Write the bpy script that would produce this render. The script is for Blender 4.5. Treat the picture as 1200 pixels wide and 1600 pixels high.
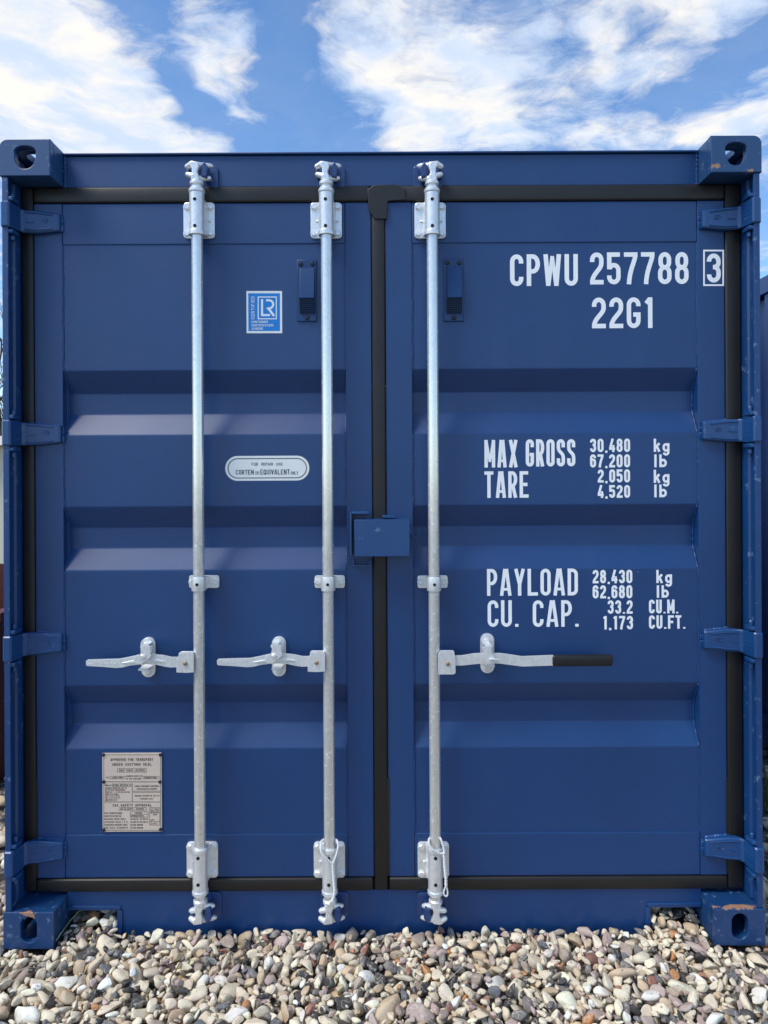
import bpy, bmesh, math, random
import numpy as np
from mathutils import Vector, Matrix, Euler

for o in list(bpy.data.objects):
    bpy.data.objects.remove(o)
SC = bpy.context.scene
COL = SC.collection
R = math.radians
random.seed(7)
RNG = np.random.default_rng(11)

# ------------------------------------------------------------------ camera
F_PX, CAM_D, CAM_H, CAM_X, ROLL = 1100.0, 2.25, 1.505, 0.006, 0.005
cam_data = bpy.data.cameras.new('camera')
cam_data.sensor_fit = 'VERTICAL'
cam_data.sensor_height = 24.0
cam_data.lens = F_PX / 1600.0 * 24.0
cam_data.shift_y = -55.0 / 1600.0
cam_data.clip_start = 0.05
cam_data.clip_end = 2000
cam = bpy.data.objects.new('camera', cam_data)
COL.objects.link(cam)
cam.matrix_world = (Matrix.Translation((CAM_X, -CAM_D, CAM_H)) @
                    Matrix.Rotation(R(90), 4, 'X') @ Matrix.Rotation(-ROLL, 4, 'Z'))
SC.camera = cam

# ------------------------------------------------------------------ sun + sky
SUN_AZ, SUN_EL = R(240), R(54)          # sun high on the left, behind the viewer's shoulder
sun_data = bpy.data.lights.new('sun', 'SUN')
sun_data.energy = 1.5
sun_data.angle = R(24)
sun_data.color = (1.0, 0.95, 0.87)
sun = bpy.data.objects.new('sun', sun_data)
COL.objects.link(sun)
sdir = Vector((math.sin(SUN_AZ) * math.cos(SUN_EL), math.cos(SUN_AZ) * math.cos(SUN_EL), math.sin(SUN_EL)))
sun.rotation_euler = (-sdir).to_track_quat('-Z', 'Y').to_euler()
sun.location = (-4, -6, 8)

SC.view_settings.view_transform = 'Standard'
SC.view_settings.look = 'None'
SC.view_settings.exposure = 1.0
SC.view_settings.gamma = 1.0
SC.view_settings.use_curve_mapping = False

world = bpy.data.worlds.new('World')
SC.world = world
world.use_nodes = True


class NT:
    """small helper for node graphs"""
    def __init__(self, tree):
        self.t = tree
        tree.nodes.clear()

    def n(self, typ, ins=None, **props):
        nd = self.t.nodes.new(typ)
        for k, v in props.items():
            setattr(nd, k, v)
        for k, v in (ins or {}).items():
            s = nd.inputs[k]
            if isinstance(v, bpy.types.NodeSocket):
                self.t.links.new(v, s)
            else:
                s.default_value = v
        return nd

    def m(self, op, a, b=None, c=None, clamp=False):
        nd = self.t.nodes.new('ShaderNodeMath')
        nd.operation = op
        nd.use_clamp = clamp
        for i, v in enumerate((a, b, c)):
            if v is None:
                continue
            if isinstance(v, bpy.types.NodeSocket):
                self.t.links.new(v, nd.inputs[i])
            else:
                nd.inputs[i].default_value = v
        return nd.outputs[0]

    def smooth(self, x, a, b):
        nd = self.n('ShaderNodeMapRange', {0: x, 1: a, 2: b, 3: 0.0, 4: 1.0}, interpolation_type='SMOOTHSTEP')
        return nd.outputs[0]

    def mix(self, f, a, b, blend='MIX'):
        nd = self.t.nodes.new('ShaderNodeMix')
        nd.data_type = 'RGBA'
        nd.blend_type = blend
        nd.clamp_factor = True
        for s, v in ((nd.inputs[0], f), (nd.inputs[6], a), (nd.inputs[7], b)):
            if isinstance(v, bpy.types.NodeSocket):
                self.t.links.new(v, s)
            else:
                s.default_value = v
        return nd.outputs[2]

    def link(self, a, b):
        self.t.links.new(a, b)


w = NT(world.node_tree)
sky = w.n('ShaderNodeTexSky', sky_type='NISHITA')
sky.sun_disc = False
sky.sun_elevation = SUN_EL
sky.sun_rotation = SUN_AZ
sky.air_density = 0.8
sky.dust_density = 0.05
sky.ozone_density = 1.2
SKY_STRENGTH = 0.120
CLOUD_STRENGTH = 0.54
geo = w.n('ShaderNodeTexCoord')
sep = w.n('ShaderNodeSeparateXYZ', {0: geo.outputs['Generated']})
dx, dy, dz = sep.outputs[0], sep.outputs[1], sep.outputs[2]
# flat cloud layer: where the view ray meets a ceiling one unit up
zc = w.m('MAXIMUM', dz, 0.04)
px, py = w.m('DIVIDE', dx, zc), w.m('DIVIDE', dy, zc)
pv = w.n('ShaderNodeCombineXYZ', {0: px, 1: py, 2: 0.0}).outputs[0]
warp = w.n('ShaderNodeTexNoise', {'Vector': pv, 'Scale': 1.1, 'Detail': 4.0, 'Roughness': 0.6})
wv = w.n('ShaderNodeVectorMath', {0: warp.outputs['Color'], 1: (0.5, 0.5, 0.5)}, operation='SUBTRACT').outputs[0]
wv = w.n('ShaderNodeVectorMath', {0: wv, 'Scale': 0.55}, operation='SCALE').outputs[0]
pw = w.n('ShaderNodeVectorMath', {0: pv, 1: wv}, operation='ADD').outputs[0]
n_big = w.n('ShaderNodeTexNoise', {'Vector': pw, 'Scale': 1.5, 'Detail': 9.0, 'Roughness': 0.62, 'Lacunarity': 2.1}).outputs['Fac']
# thin streaks drawn out along the wind
mp = w.n('ShaderNodeMapping', {'Vector': pw, 'Rotation': (0, 0, R(-58)), 'Scale': (1.8, 5.0, 1.0)})
n_str = w.n('ShaderNodeTexNoise', {'Vector': mp.outputs[0], 'Scale': 1.0, 'Detail': 7.0, 'Roughness': 0.65}).outputs['Fac']


def ceil_pt(ix, iy):
    """ceiling coordinates of the sky direction seen at a place of the photograph"""
    ex, ey = ix - 600, iy - 745
    return (ex / -ey, F_PX / -ey)


def bank(ix, iy, rx, ry, ang, amp):
    """a bank of cloud (or a hole) lying on the cloud ceiling"""
    cx, cy = ceil_pt(ix, iy)
    m_ = w.n('ShaderNodeMapping', {'Vector': pw, 'Location': (-cx, -cy, 0)}, vector_type='POINT')
    m2 = w.n('ShaderNodeMapping', {'Vector': m_.outputs[0], 'Rotation': (0, 0, -R(ang)), 'Scale': (1, 1, 1)})
    m3 = w.n('ShaderNodeMapping', {'Vector': m2.outputs[0], 'Scale': (1 / rx, 1 / ry, 1)})
    ln = w.n('ShaderNodeVectorMath', {0: m3.outputs[0]}, operation='LENGTH').outputs['Value']
    f = w.n('ShaderNodeMapRange', {0: ln, 1: 0.25, 2: 1.15, 3: amp, 4: 0.0}, interpolation_type='SMOOTHSTEP')
    return f.outputs[0]


n_fine = w.n('ShaderNodeTexNoise', {'Vector': pw, 'Scale': 7.0, 'Detail': 8.0, 'Roughness': 0.64}).outputs['Fac']
dens = w.m('ADD', 0.49, w.m('MULTIPLY', w.m('SUBTRACT', n_big, 0.5), 1.25))
dens = w.m('ADD', dens, w.m('MULTIPLY', w.m('SUBTRACT', n_str, 0.5), 0.32))
dens = w.m('ADD', dens, w.m('MULTIPLY', w.m('SUBTRACT', n_fine, 0.5), 0.95))
BANKS = [(40, 130, 0.44, 0.62, 0, 0.35), (190, 218, 0.30, 0.26, 0, 0.30), (280, 228, 0.22, 0.16, 0, 0.22), (-60, 60, 0.5, 0.5, 0, 0.2),
         (325, 85, 0.19, 0.36, 0, 0.20),
         (670, 120, 0.32, 0.52, 0, 0.31), (840, 205, 0.42, 0.24, 0, 0.31), (1000, 60, 0.30, 0.30, 0, 0.32),
         (1160, 205, 0.18, 0.16, 0, 0.36),
         (455, 150, 0.13, 0.60, 8, -0.26), (228, 70, 0.09, 0.34, 0, -0.34), (290, 165, 0.10, 0.16, 0, -0.34), (375, 205, 0.10, 0.14, 0, -0.26), (60, 175, 0.05, 0.22, 30, -0.16), (560, 200, 0.09, 0.3, 0, -0.14),
         (1165, 70, 0.15, 0.40, 0, -0.34), (1020, 165, 0.13, 0.10, 0, -0.26), (850, 85, 0.09, 0.10, 0, -0.26)]
for b in BANKS:
    dens = w.m('ADD', dens, bank(*b))
cover = w.smooth(dens, 0.36, 0.90)
veil = w.m('MULTIPLY', w.smooth(n_big, 0.30, 0.66), 0.09)
cover = w.m('MAXIMUM', cover, veil)
cover = w.m('MULTIPLY', cover, 0.97)
shade_n = w.n('ShaderNodeTexNoise', {'Vector': pw, 'Scale': 4.5, 'Detail': 7.0, 'Roughness': 0.6}).outputs['Fac']
ccol = w.mix(w.smooth(shade_n, 0.36, 0.66), (0.64, 0.76, 0.95, 1), (1.0, 0.955, 0.885, 1))
blue = w.n('ShaderNodeHueSaturation', {'Saturation': 1.18, 'Color': sky.outputs[0]}).outputs[0]
bg_s = w.n('ShaderNodeBackground', {0: blue, 1: SKY_STRENGTH})
bg_c = w.n('ShaderNodeBackground', {0: ccol, 1: CLOUD_STRENGTH})
mxs = w.n('ShaderNodeMixShader', {0: cover, 1: bg_s.outputs[0], 2: bg_c.outputs[0]})
wo = w.n('ShaderNodeOutputWorld', {0: mxs.outputs[0]})

# ------------------------------------------------------------------ helpers


def PT(ix, iy, Y):
    """metres (X, Z) on the upright plane at depth Y of a place measured in the photograph"""
    ex, ey = ix - 600.0, iy - 745.0
    ux, uy = ex - ROLL * ey, ey + ROLL * ex
    k = (CAM_D + Y) / F_PX
    return (ux * k + CAM_X, CAM_H - uy * k)


def finish(name, me, mats, parent=None, sharp=38, loc=(0, 0, 0), rot=(0, 0, 0)):
    if not isinstance(mats, (list, tuple)):
        mats = [mats]
    for m_ in mats:
        me.materials.append(m_)
    if sharp is not None:
        me.polygons.foreach_set('use_smooth', [True] * len(me.polygons))
        me.set_sharp_from_angle(angle=R(sharp))
    o = bpy.data.objects.new(name, me)
    COL.objects.link(o)
    o.location = loc
    o.rotation_euler = rot
    if parent is not None:
        o.parent = parent
    return o


def build(name, bm, mats, parent=None, sharp=20, loc=(0, 0, 0), rot=(0, 0, 0)):
    bmesh.ops.recalc_face_normals(bm, faces=bm.faces)
    me = bpy.data.meshes.new(name)
    bm.to_mesh(me)
    bm.free()
    return finish(name, me, mats, parent, sharp, loc, rot)


def tag(o, label=None, cat=None, group=None, kind=None):
    for k, v in (('label', label), ('category', cat), ('group', group), ('kind', kind)):
        if v:
            o[k] = v
    return o


def merge(bm, src):
    """append bmesh src to bm"""
    me = bpy.data.meshes.new('tmp')
    src.to_mesh(me)
    src.free()
    bm.from_mesh(me)
    bpy.data.meshes.remove(me)


def setmat(bm, i):
    for f in bm.faces:
        f.material_index = i
    return bm


def box(x0, x1, y0, y1, z0, z1, bev=0.0, seg=2, rot=None, mat=0):
    bm = bmesh.new()
    c = Vector(((x0 + x1) / 2, (y0 + y1) / 2, (z0 + z1) / 2))
    bmesh.ops.create_cube(bm, size=1.0)
    bmesh.ops.scale(bm, vec=(x1 - x0, y1 - y0, z1 - z0), verts=bm.verts)
    if bev > 0:
        bmesh.ops.bevel(bm, geom=list(bm.edges), offset=bev, segments=seg, profile=0.5, affect='EDGES')
    if rot is not None:
        bmesh.ops.rotate(bm, cent=(0, 0, 0), matrix=rot, verts=bm.verts)
    bmesh.ops.translate(bm, vec=c, verts=bm.verts)
    return setmat(bm, mat)


def prism(pts, y0, y1, bev=0.0, axis='Y', mat=0, seg=2):
    """outline pts extruded; axis Y: pts are (x, z); axis Z: pts are (x, y); axis X: pts are (y, z)"""
    bm = bmesh.new()

    def v(p, t):
        return {'Y': (p[0], t, p[1]), 'Z': (p[0], p[1], t), 'X': (t, p[0], p[1])}[axis]
    a = [bm.verts.new(v(p, y0)) for p in pts]
    b = [bm.verts.new(v(p, y1)) for p in pts]
    n = len(pts)
    bm.faces.new(a)
    bm.faces.new(list(reversed(b)))
    for i in range(n):
        bm.faces.new((a[i], b[i], b[(i + 1) % n], a[(i + 1) % n]))
    bmesh.ops.recalc_face_normals(bm, faces=bm.faces)
    if bev > 0:
        es = [e for e in bm.edges if abs(e.calc_face_angle(0)) > 0.3]
        bmesh.ops.bevel(bm, geom=es, offset=bev, segments=seg, profile=0.5, affect='EDGES', clamp_overlap=True)
    return setmat(bm, mat)


def rrect(cx, cz, w_, h_, r, n=5):
    pts = []
    for sx, sz, a0 in ((1, 1, 0), (-1, 1, 90), (-1, -1, 180), (1, -1, 270)):
        for i in range(n + 1):
            a = R(a0 + 90 * i / n)
            pts.append((cx + sx * (w_ / 2 - r) + r * math.cos(a), cz + sz * (h_ / 2 - r) + r * math.sin(a)))
    return pts


def holed(outer, holes, y0, y1, bev=0.002, mat=0, axis='Y'):
    """plate with holes: filled flat curve, extruded and bevelled"""
    cu = bpy.data.curves.new('c', 'CURVE')
    cu.dimensions = '2D'
    cu.fill_mode = 'BOTH'
    cu.extrude = abs(y1 - y0) / 2 - bev
    cu.bevel_depth = bev
    cu.bevel_resolution = 1
    cu.offset = -bev
    for lp in [outer] + holes:
        s = cu.splines.new('POLY')
        s.points.add(len(lp) - 1)
        for p, q in zip(s.points, lp):
            p.co = (q[0], q[1], 0, 1)
        s.use_cyclic_u = True
    ob = bpy.data.objects.new('c', cu)
    me = bpy.data.meshes.new_from_object(ob)
    bm = bmesh.new()
    bm.from_mesh(me)
    bpy.data.objects.remove(ob)
    bpy.data.curves.remove(cu)
    bpy.data.meshes.remove(me)
    bmesh.ops.remove_doubles(bm, verts=bm.verts, dist=1e-5)
    t = (y0 + y1) / 2
    for v in bm.verts:
        x, y, z = v.co
        v.co = {'Y': (x, t + z, y), 'Z': (x, y, t + z), 'X': (t + z, x, y)}[axis]
    bmesh.ops.recalc_face_normals(bm, faces=bm.faces)
    return setmat(bm, mat)


def lathe(prof, c, axis='Z', n=24, mat=0):
    """prof: (radius, along) pairs round an axis through c"""
    bm = bmesh.new()
    rings = []
    for r, t in prof:
        ring = []
        for i in range(n):
            a = 2 * math.pi * i / n
            u, v = r * math.cos(a), r * math.sin(a)
            co = {'Z': (u, v, t), 'Y': (u, t, v), 'X': (t, u, v)}[axis]
            ring.append(bm.verts.new(Vector(co) + Vector(c)))
        rings.append(ring)
    for a, b in zip(rings, rings[1:]):
        for i in range(n):
            bm.faces.new((a[i], a[(i + 1) % n], b[(i + 1) % n], b[i]))
    bm.faces.new(list(reversed(rings[0])))
    bm.faces.new(rings[-1])
    bmesh.ops.recalc_face_normals(bm, faces=bm.faces)
    return setmat(bm, mat)


def tube(pts, r, n=8, closed=False, mat=0):
    """round tube along pts; r may be a list"""
    bm = bmesh.new()
    pts = [Vector(p) for p in pts]
    N = len(pts)
    rs = r if isinstance(r, (list, tuple)) else [r] * N
    up = Vector((0.123, 0.71, 0.69)).normalized()
    rings = []
    for i, p in enumerate(pts):
        if closed:
            d = (pts[(i + 1) % N] - pts[i - 1])
        else:
            d = pts[min(i + 1, N - 1)] - pts[max(i - 1, 0)]
        d.normalize()
        s = d.cross(up)
        if s.length < 1e-4:
            s = d.cross(Vector((1, 0, 0)))
        s.normalize()
        up = s.cross(d).normalized()
        rings.append([bm.verts.new(p + (s * math.cos(2 * math.pi * k / n) + up * math.sin(2 * math.pi * k / n)) * rs[i])
                      for k in range(n)])
    m_ = N if closed else N - 1
    for i in range(m_):
        a, b = rings[i], rings[(i + 1) % N]
        for k in range(n):
            bm.faces.new((a[k], a[(k + 1) % n], b[(k + 1) % n], b[k]))
    if not closed:
        bm.faces.new(list(reversed(rings[0])))
        bm.faces.new(rings[-1])
    bmesh.ops.recalc_face_normals(bm, faces=bm.faces)
    return setmat(bm, mat)


def join(*bms):
    out = bmesh.new()
    for b in bms:
        merge(out, b)
    return out


# ------------------------------------------------------------------ materials
def new_mat(name):
    m_ = bpy.data.materials.new(name)
    m_.use_nodes = True
    t = NT(m_.node_tree)
    bs = t.n('ShaderNodeBsdfPrincipled')
    t.n('ShaderNodeOutputMaterial', {0: bs.outputs[0]})
    return m_, t, bs


def coords(t, kind='Object'):
    return t.n('ShaderNodeTexCoord').outputs[kind]


def noise(t, vec, scale, detail=4.0, rough=0.55):
    return t.n('ShaderNodeTexNoise', {'Vector': vec, 'Scale': scale, 'Detail': detail, 'Roughness': rough}).outputs['Fac']


def bump(t, bs, h, strength=0.2, dist=0.002):
    b = t.n('ShaderNodeBump', {'Height': h, 'Strength': strength, 'Distance': dist})
    t.link(b.outputs[0], bs.inputs['Normal'])


def paint(name, col, rough=0.43, wear=0.0, rust=None, wear_z=None):
    """sprayed marine paint: orange peel, faint dust, chips; rust = list of (centre, radii) in object space"""
    m_, t, bs = new_mat(name)
    v = t.n('ShaderNodeNewGeometry').outputs['Position']
    big = noise(t, v, 1.7, 5, 0.6)
    streak = t.n('ShaderNodeMapping', {'Vector': v, 'Scale': (9, 9, 0.7)}).outputs[0]
    st = noise(t, streak, 1.0, 5, 0.6)
    fine = noise(t, v, 260, 2, 0.5)
    c = t.mix(t.smooth(big, 0.25, 0.75), tuple(x * 0.93 for x in col) + (1,), tuple(x * 1.08 for x in col) + (1,))
    # thin dust
    dust = t.m('MULTIPLY', t.smooth(st, 0.50, 0.85), 0.035)
    c = t.mix(dust, c, (0.25, 0.27, 0.33, 1))
    # tiny pale specks
    vor = t.n('ShaderNodeTexVoronoi', {'Vector': v, 'Scale': 9.0, 'Randomness': 1.0})
    spk = t.m('LESS_THAN', vor.outputs['Distance'], 0.011)
    pick = t.m('GREATER_THAN', t.n('ShaderNodeSeparateColor', {0: vor.outputs['Color']}).outputs[0], 0.62)
    spk = t.m('MULTIPLY', spk, pick)
    c = t.mix(t.m('MULTIPLY', spk, 0.75), c, (0.55, 0.58, 0.65, 1))
    rg = t.m('ADD', t.m('MULTIPLY', big, 0.10), rough - 0.05)
    rg = t.m('ADD', rg, t.m('MULTIPLY', fine, 0.05))
    if wear > 0:
        wn = noise(t, v, 38, 5, 0.68)
        wm = t.smooth(wn, 0.66 - wear * 0.1, 0.70 - wear * 0.1)
        c = t.mix(t.m('MULTIPLY', wm, 0.55), c, (0.16, 0.24, 0.36, 1))
    if rust:
        oc = coords(t)
        rn = noise(t, oc, 34, 6, 0.7)
        for ctr, rad, thr in rust:
            d = t.n('ShaderNodeVectorMath', {0: oc, 1: ctr}, operation='SUBTRACT').outputs[0]
            d = t.n('ShaderNodeVectorMath', {0: d, 1: rad}, operation='DIVIDE').outputs[0]
            ln = t.n('ShaderNodeVectorMath', {0: d}, operation='LENGTH').outputs['Value']
            f = t.m('SUBTRACT', t.m('ADD', rn, thr), t.m('MULTIPLY', ln, 0.35))
            rc = t.mix(noise(t, oc, 90, 4, 0.6), (0.30, 0.09, 0.025, 1), (0.42, 0.30, 0.20, 1))
            mk = t.smooth(f, 0.42, 0.46)
            c = t.mix(mk, c, rc)
            rg = t.m('MAXIMUM', rg, t.m('MULTIPLY', mk, 0.75))
    t.link(c, bs.inputs['Base Color'])
    t.link(rg, bs.inputs['Roughness'])
    bs.inputs['Specular IOR Level'].default_value = 0.5
    bs.inputs['Coat Weight'].default_value = 0.32
    bs.inputs['Coat Roughness'].default_value = 0.38
    wavy = noise(t, v, 3.0, 2, 0.5)
    h = t.m('ADD', t.m('MULTIPLY', wavy, 6.0), t.m('MULTIPLY', fine, 0.10))
    bump(t, bs, h, 0.24, 0.0024)
    return m_


BLUE = (0.0020, 0.042, 0.156)
M_BLUE = paint('blue_paint', BLUE)
M_POST = paint('blue_post_paint', BLUE, wear=0.5)
M_HINGE = paint('blue_hinge_paint', (0.005, 0.054, 0.18), rough=0.33, wear=0.15)


def simple(name, col, rough=0.6, metal=0.0, var=0.15, scale=30.0, bmp=0.0, bscale=80.0, spec=0.5):
    m_, t, bs = new_mat(name)
    v = coords(t)
    n_ = noise(t, v, scale, 5, 0.6)
    c = t.mix(n_, tuple(x * (1 - var) for x in col) + (1,), tuple(min(1, x * (1 + var)) for x in col) + (1,))
    t.link(c, bs.inputs['Base Color'])
    bs.inputs['Roughness'].default_value = rough
    bs.inputs['Metallic'].default_value = metal
    bs.inputs['Specular IOR Level'].default_value = spec
    if bmp:
        bump(t, bs, noise(t, v, bscale, 4, 0.6), bmp, 0.002)
    return m_


M_RUBBER = simple('black_rubber', (0.012, 0.0105, 0.0095), 0.46, var=0.35, scale=14, bmp=0.25, bscale=60)
M_GRIP = simple('black_grip', (0.012, 0.011, 0.011), 0.38, var=0.2)
M_WHITE = simple('white_lettering', (0.93, 0.94, 0.93), 0.55, var=0.05, scale=60)
M_LABEL = simple('white_label', (0.80, 0.82, 0.80), 0.4, var=0.04)
M_LABELB = simple('blue_label', (0.001, 0.20, 0.60), 0.4, var=0.06)
M_INK = simple('label_ink', (0.05, 0.055, 0.06), 0.6, var=0.1)
M_PLATE = simple('data_plate', (0.70, 0.57, 0.46), 0.45, metal=0.08, var=0.12, scale=22)
M_PLATEINK = simple('plate_ink', (0.085, 0.06, 0.05), 0.7, var=0.1)
M_DARK = simple('dark_screw', (0.012, 0.016, 0.028), 0.4)
M_HOLE = simple('hole_shadow', (0.006, 0.006, 0.006), 0.9)
M_VENT = simple('vent_plastic', (0.004, 0.040, 0.14), 0.36, var=0.1)
M_CORD = simple('white_cord', (0.74, 0.74, 0.72), 0.8, var=0.15, scale=200)
M_INSIDE = simple('bare_steel_inside', (0.05, 0.05, 0.06), 0.7)
M_KEEPER = paint('keeper_paint', (0.016, 0.05, 0.17), rough=0.3, wear=0.4)


def galvanised(name, tint=(0.83, 0.83, 0.79), rough=0.25, metal=0.62):
    m_, t, bs = new_mat(name)
    v = t.n('ShaderNodeNewGeometry').outputs['Position']
    vs = t.n('ShaderNodeMapping', {'Vector': v, 'Scale': (1, 1, 0.45)}).outputs[0]
    vor = t.n('ShaderNodeTexVoronoi', {'Vector': vs, 'Scale': 230.0}, feature='F1')
    sp = t.n('ShaderNodeSeparateColor', {0: vor.outputs['Color']}).outputs[0]
    big = noise(t, v, 22, 5, 0.65)
    fine = noise(t, v, 170, 4, 0.7)
    k = t.m('ADD', t.m('MULTIPLY', sp, 0.14), t.m('ADD', t.m('MULTIPLY', big, 0.28), t.m('MULTIPLY', fine, 0.10)))
    c = t.mix(t.smooth(k, 0.05, 0.5), tuple(x * 0.88 for x in tint) + (1,), tuple(min(1, x * 1.14) for x in tint) + (1,))
    # white bloom where the zinc has weathered
    bl = t.smooth(noise(t, v, 60, 6, 0.7), 0.56, 0.72)
    c = t.mix(t.m('MULTIPLY', bl, 0.3), c, (0.78, 0.79, 0.76, 1))
    t.link(c, bs.inputs['Base Color'])
    t.link(t.m('SUBTRACT', metal, t.m('MULTIPLY', bl, 0.5)), bs.inputs['Metallic'])
    t.link(t.m('ADD', t.m('MULTIPLY', k, 0.25), rough - 0.10), bs.inputs['Roughness'])
    bump(t, bs, k, 0.10, 0.0004)
    return m_


M_GALV = galvanised('galvanised_steel')
M_GALVP = galvanised('galvanised_plate', (0.84, 0.845, 0.83), 0.36, 0.50)

M_RIVET = simple('brown_rivet', (0.36, 0.24, 0.15), 0.5, metal=0.5, var=0.2)

# ------------------------------------------------------------------ stroke lettering


def arc(cx, cy, rx, ry, a0, a1, n=10):
    return [(cx + rx * math.cos(R(a0 + (a1 - a0) * i / n)), cy + ry * math.sin(R(a0 + (a1 - a0) * i / n))) for i in range(n + 1)]


def bez(p0, p1, p2, p3, n=9):
    out = []
    for i in range(n + 1):
        s = i / n
        q = 1 - s
        out.append(tuple(q**3 * a + 3 * q * q * s * b + 3 * q * s * s * c + s**3 * d for a, b, c, d in zip(p0, p1, p2, p3)))
    return out


WIDTH = {'I': 0.34, '1': 0.72, '.': 0.42, ',': 0.42, 'M': 1.30, 'A': 1.14, 'X': 1.08, 'N': 1.1, 'Y': 1.06, 'W': 1.34, ' ': 0.72, 'l': 0.42, "'": 0.3, '-': 0.7, ':': 0.4,
         '/': 0.8, 'k': 0.9, 'g': 0.92, 'b': 0.92}


def glyph(ch, W, H, t, n=8):
    """strokes [(points, closed)] of a condensed block letter W wide and H high, pen t"""
    a, b, c, d = t / 2, W - t / 2, t / 2, H - t / 2
    m = W / 2
    r = (b - a) / 2
    ry = min(r * 1.15, H * 0.24)
    S = []

    def ln(*p):
        S.append((list(p), False))
    if ch in 'O0Q':
        S.append((arc(m, d - ry, r, ry, 180, 0, n) + arc(m, c + ry, r, ry, 0, -180, n), True))
        if ch == 'Q':
            ln((m, H * .25), (b + t * .3, -t * .2))
    elif ch in 'CG':
        o = .71 if n > 5 else .755
        p = [(b, H * o)] + arc(m, d - ry, r, ry, 0, 180, n) + arc(m, c + ry, r, ry, 180, 360, n)
        if ch == 'C':
            p += [(b, H * (1 - o))]
        else:
            p += [(b, H * .44), (m - t * .1, H * .44)]
        S.append((p, False))
    elif ch == 'U':
        S.append(([(a, H)] + arc(m, c + ry, r, ry, 180, 360, n) + [(b, H)], False))
    elif ch == 'J':
        S.append(([(b, H)] + arc(m, c + ry, r, ry, 0, -180, n) + [(a, H * .3)], False))
    elif ch == 'D':
        q = r * 1.2
        S.append(([(a, c), (a, d)] + arc(b - q, d - ry, q, ry, 90, 0, n) + arc(b - q, c + ry, q, ry, 0, -90, n), True))
    elif ch in 'PRB':
        y1 = H * (.46 if ch != 'B' else .52)
        ln((a, 0), (a, H))
        q = r * 1.1
        h2 = (d - y1) / 2
        S.append(([(a, d)] + arc(b - q, d - h2, q, h2, 90, -90, n) + [(a, y1)], False))
        if ch == 'R':
            ln((m, y1), (b, 0))
        if ch == 'B':
            h3 = (y1 - c) / 2
            S.append(([(a, y1)] + arc(b - q, y1 - h3, q, h3, 90, -90, n) + [(a, c)], False))
    elif ch == 'S':
        S.append(([(b, H * .70)] + arc(m, d - ry, r, ry, 0, 180, n) +
                  bez((a, H * .70), (a, H * .50), (b, H * .52), (b, H * .32), n) +
                  arc(m, c + ry, r, ry, 0, -180, n) + [(a, H * .30)], False))
    elif ch == '2':
        S.append(([(a, H * .70)] + arc(m, d - ry, r, ry, 180, 0, n) + bez((b, H * .66), (b, H * .46), (a, H * .34), (a, c), n), False))
        ln((0, c), (W, c))
    elif ch == '3':
        S.append(([(a, H * .72)] + arc(m, d - ry, r, ry, 180, 0, n) + arc(m, H * .53 + ry * .8, r, ry * .8, 0, -90, n), False))
        S.append(([(m - t * .2, H * .53)] + arc(m, H * .53 - ry * .9, r, ry * .9, 90, 0, n) + arc(m, c + ry, r, ry, 0, -180, n) + [(a, H * .28)], False))
    elif ch == '4':
        ln((W * .60, H), (a * .8, H * .27))
        ln((0, H * .25), (W, H * .25))
        ln((W * .70, 0), (W * .70, H * .52))
    elif ch == '5':
        ln((a, d), (W * .95, d))
        ln((a, H), (a, H * .47))
        S.append((arc(m, H * .60 - ry, r, ry, 165, 0, n) + arc(m, c + ry, r, ry, 0, -180, n) + [(a, H * .28)], False))
    elif ch == '6':
        S.append(([(b, H * .72)] + arc(m, d - ry, r, ry, 0, 180, n) + [(a, H * .32)], False))
        S.append((arc(m, H * .60 - ry, r, ry, 180, 0, n) + arc(m, c + ry, r, ry, 0, -180, n), True))
    elif ch == '9':
        S.append(([(a, H * .28)] + arc(m, c + ry, r, ry, 180, 360, n) + [(b, H * .68)], False))
        S.append((arc(m, d - ry, r, ry, 180, 0, n) + arc(m, H * .40 + ry, r, ry, 0, -180, n), True))
    elif ch == '7':
        ln((0, d), (W, d))
        S.append((bez((b, d), (b, H * .72), (W * .42, H * .5), (W * .36, 0), n), False))
    elif ch == '8':
        S.append((arc(m, d - ry, r * .92, ry, 180, 0, n) + arc(m, H * .52 + ry, r * .92, ry, 0, -180, n), True))
        S.append((arc(m, H * .52 - ry, r, ry, 180, 0, n) + arc(m, c + ry, r, ry, 0, -180, n), True))
    elif ch == '1':
        ln((W * .62, 0), (W * .62, H))
        ln((W * .22, H * .80), (W * .58, H * .95))
    elif ch == 'A':
        ln((a, 0), (m - t * .22, H))
        ln((b, 0), (m + t * .22, H))
        S.append(([(W * .2, H * .24), (W * .8, H * .24)], False, .8))
    elif ch == 'M':
        ln((a, 0), (a, H))
        ln((b, 0), (b, H))
        S.append(([(a + t * .05, H), (m, H * .20)], False, .72))
        S.append(([(b - t * .05, H), (m, H * .20)], False, .72))
    elif ch == 'N':
        ln((a, 0), (a, H))
        ln((b, 0), (b, H))
        ln((a + t * .1, H), (b - t * .1, 0))
    elif ch == 'W':
        ln((a, H), (W * .28, 0))
        S.append(([(m, H * .94), (W * .29, 0)], False, .8))
        S.append(([(m, H * .94), (W * .71, 0)], False, .8))
        ln((b, H), (W * .72, 0))
    elif ch == 'V':
        ln((a, H), (m, 0))
        ln((b, H), (m, 0))
    elif ch == 'X':
        ln((a, 0), (b, H))
        ln((b, 0), (a, H))
    elif ch == 'Y':
        ln((a, H), (m, H * .42))
        ln((b, H), (m, H * .42))
        ln((m, 0), (m, H * .46))
    elif ch == 'K':
        ln((a, 0), (a, H))
        ln((a, H * .36), (b, H))
        ln((W * .42, H * .55), (b, 0))
    elif ch == 'H':
        ln((a, 0), (a, H))
        ln((b, 0), (b, H))
        ln((a, H / 2), (b, H / 2))
    elif ch == 'E':
        ln((a, 0), (a, H))
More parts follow.
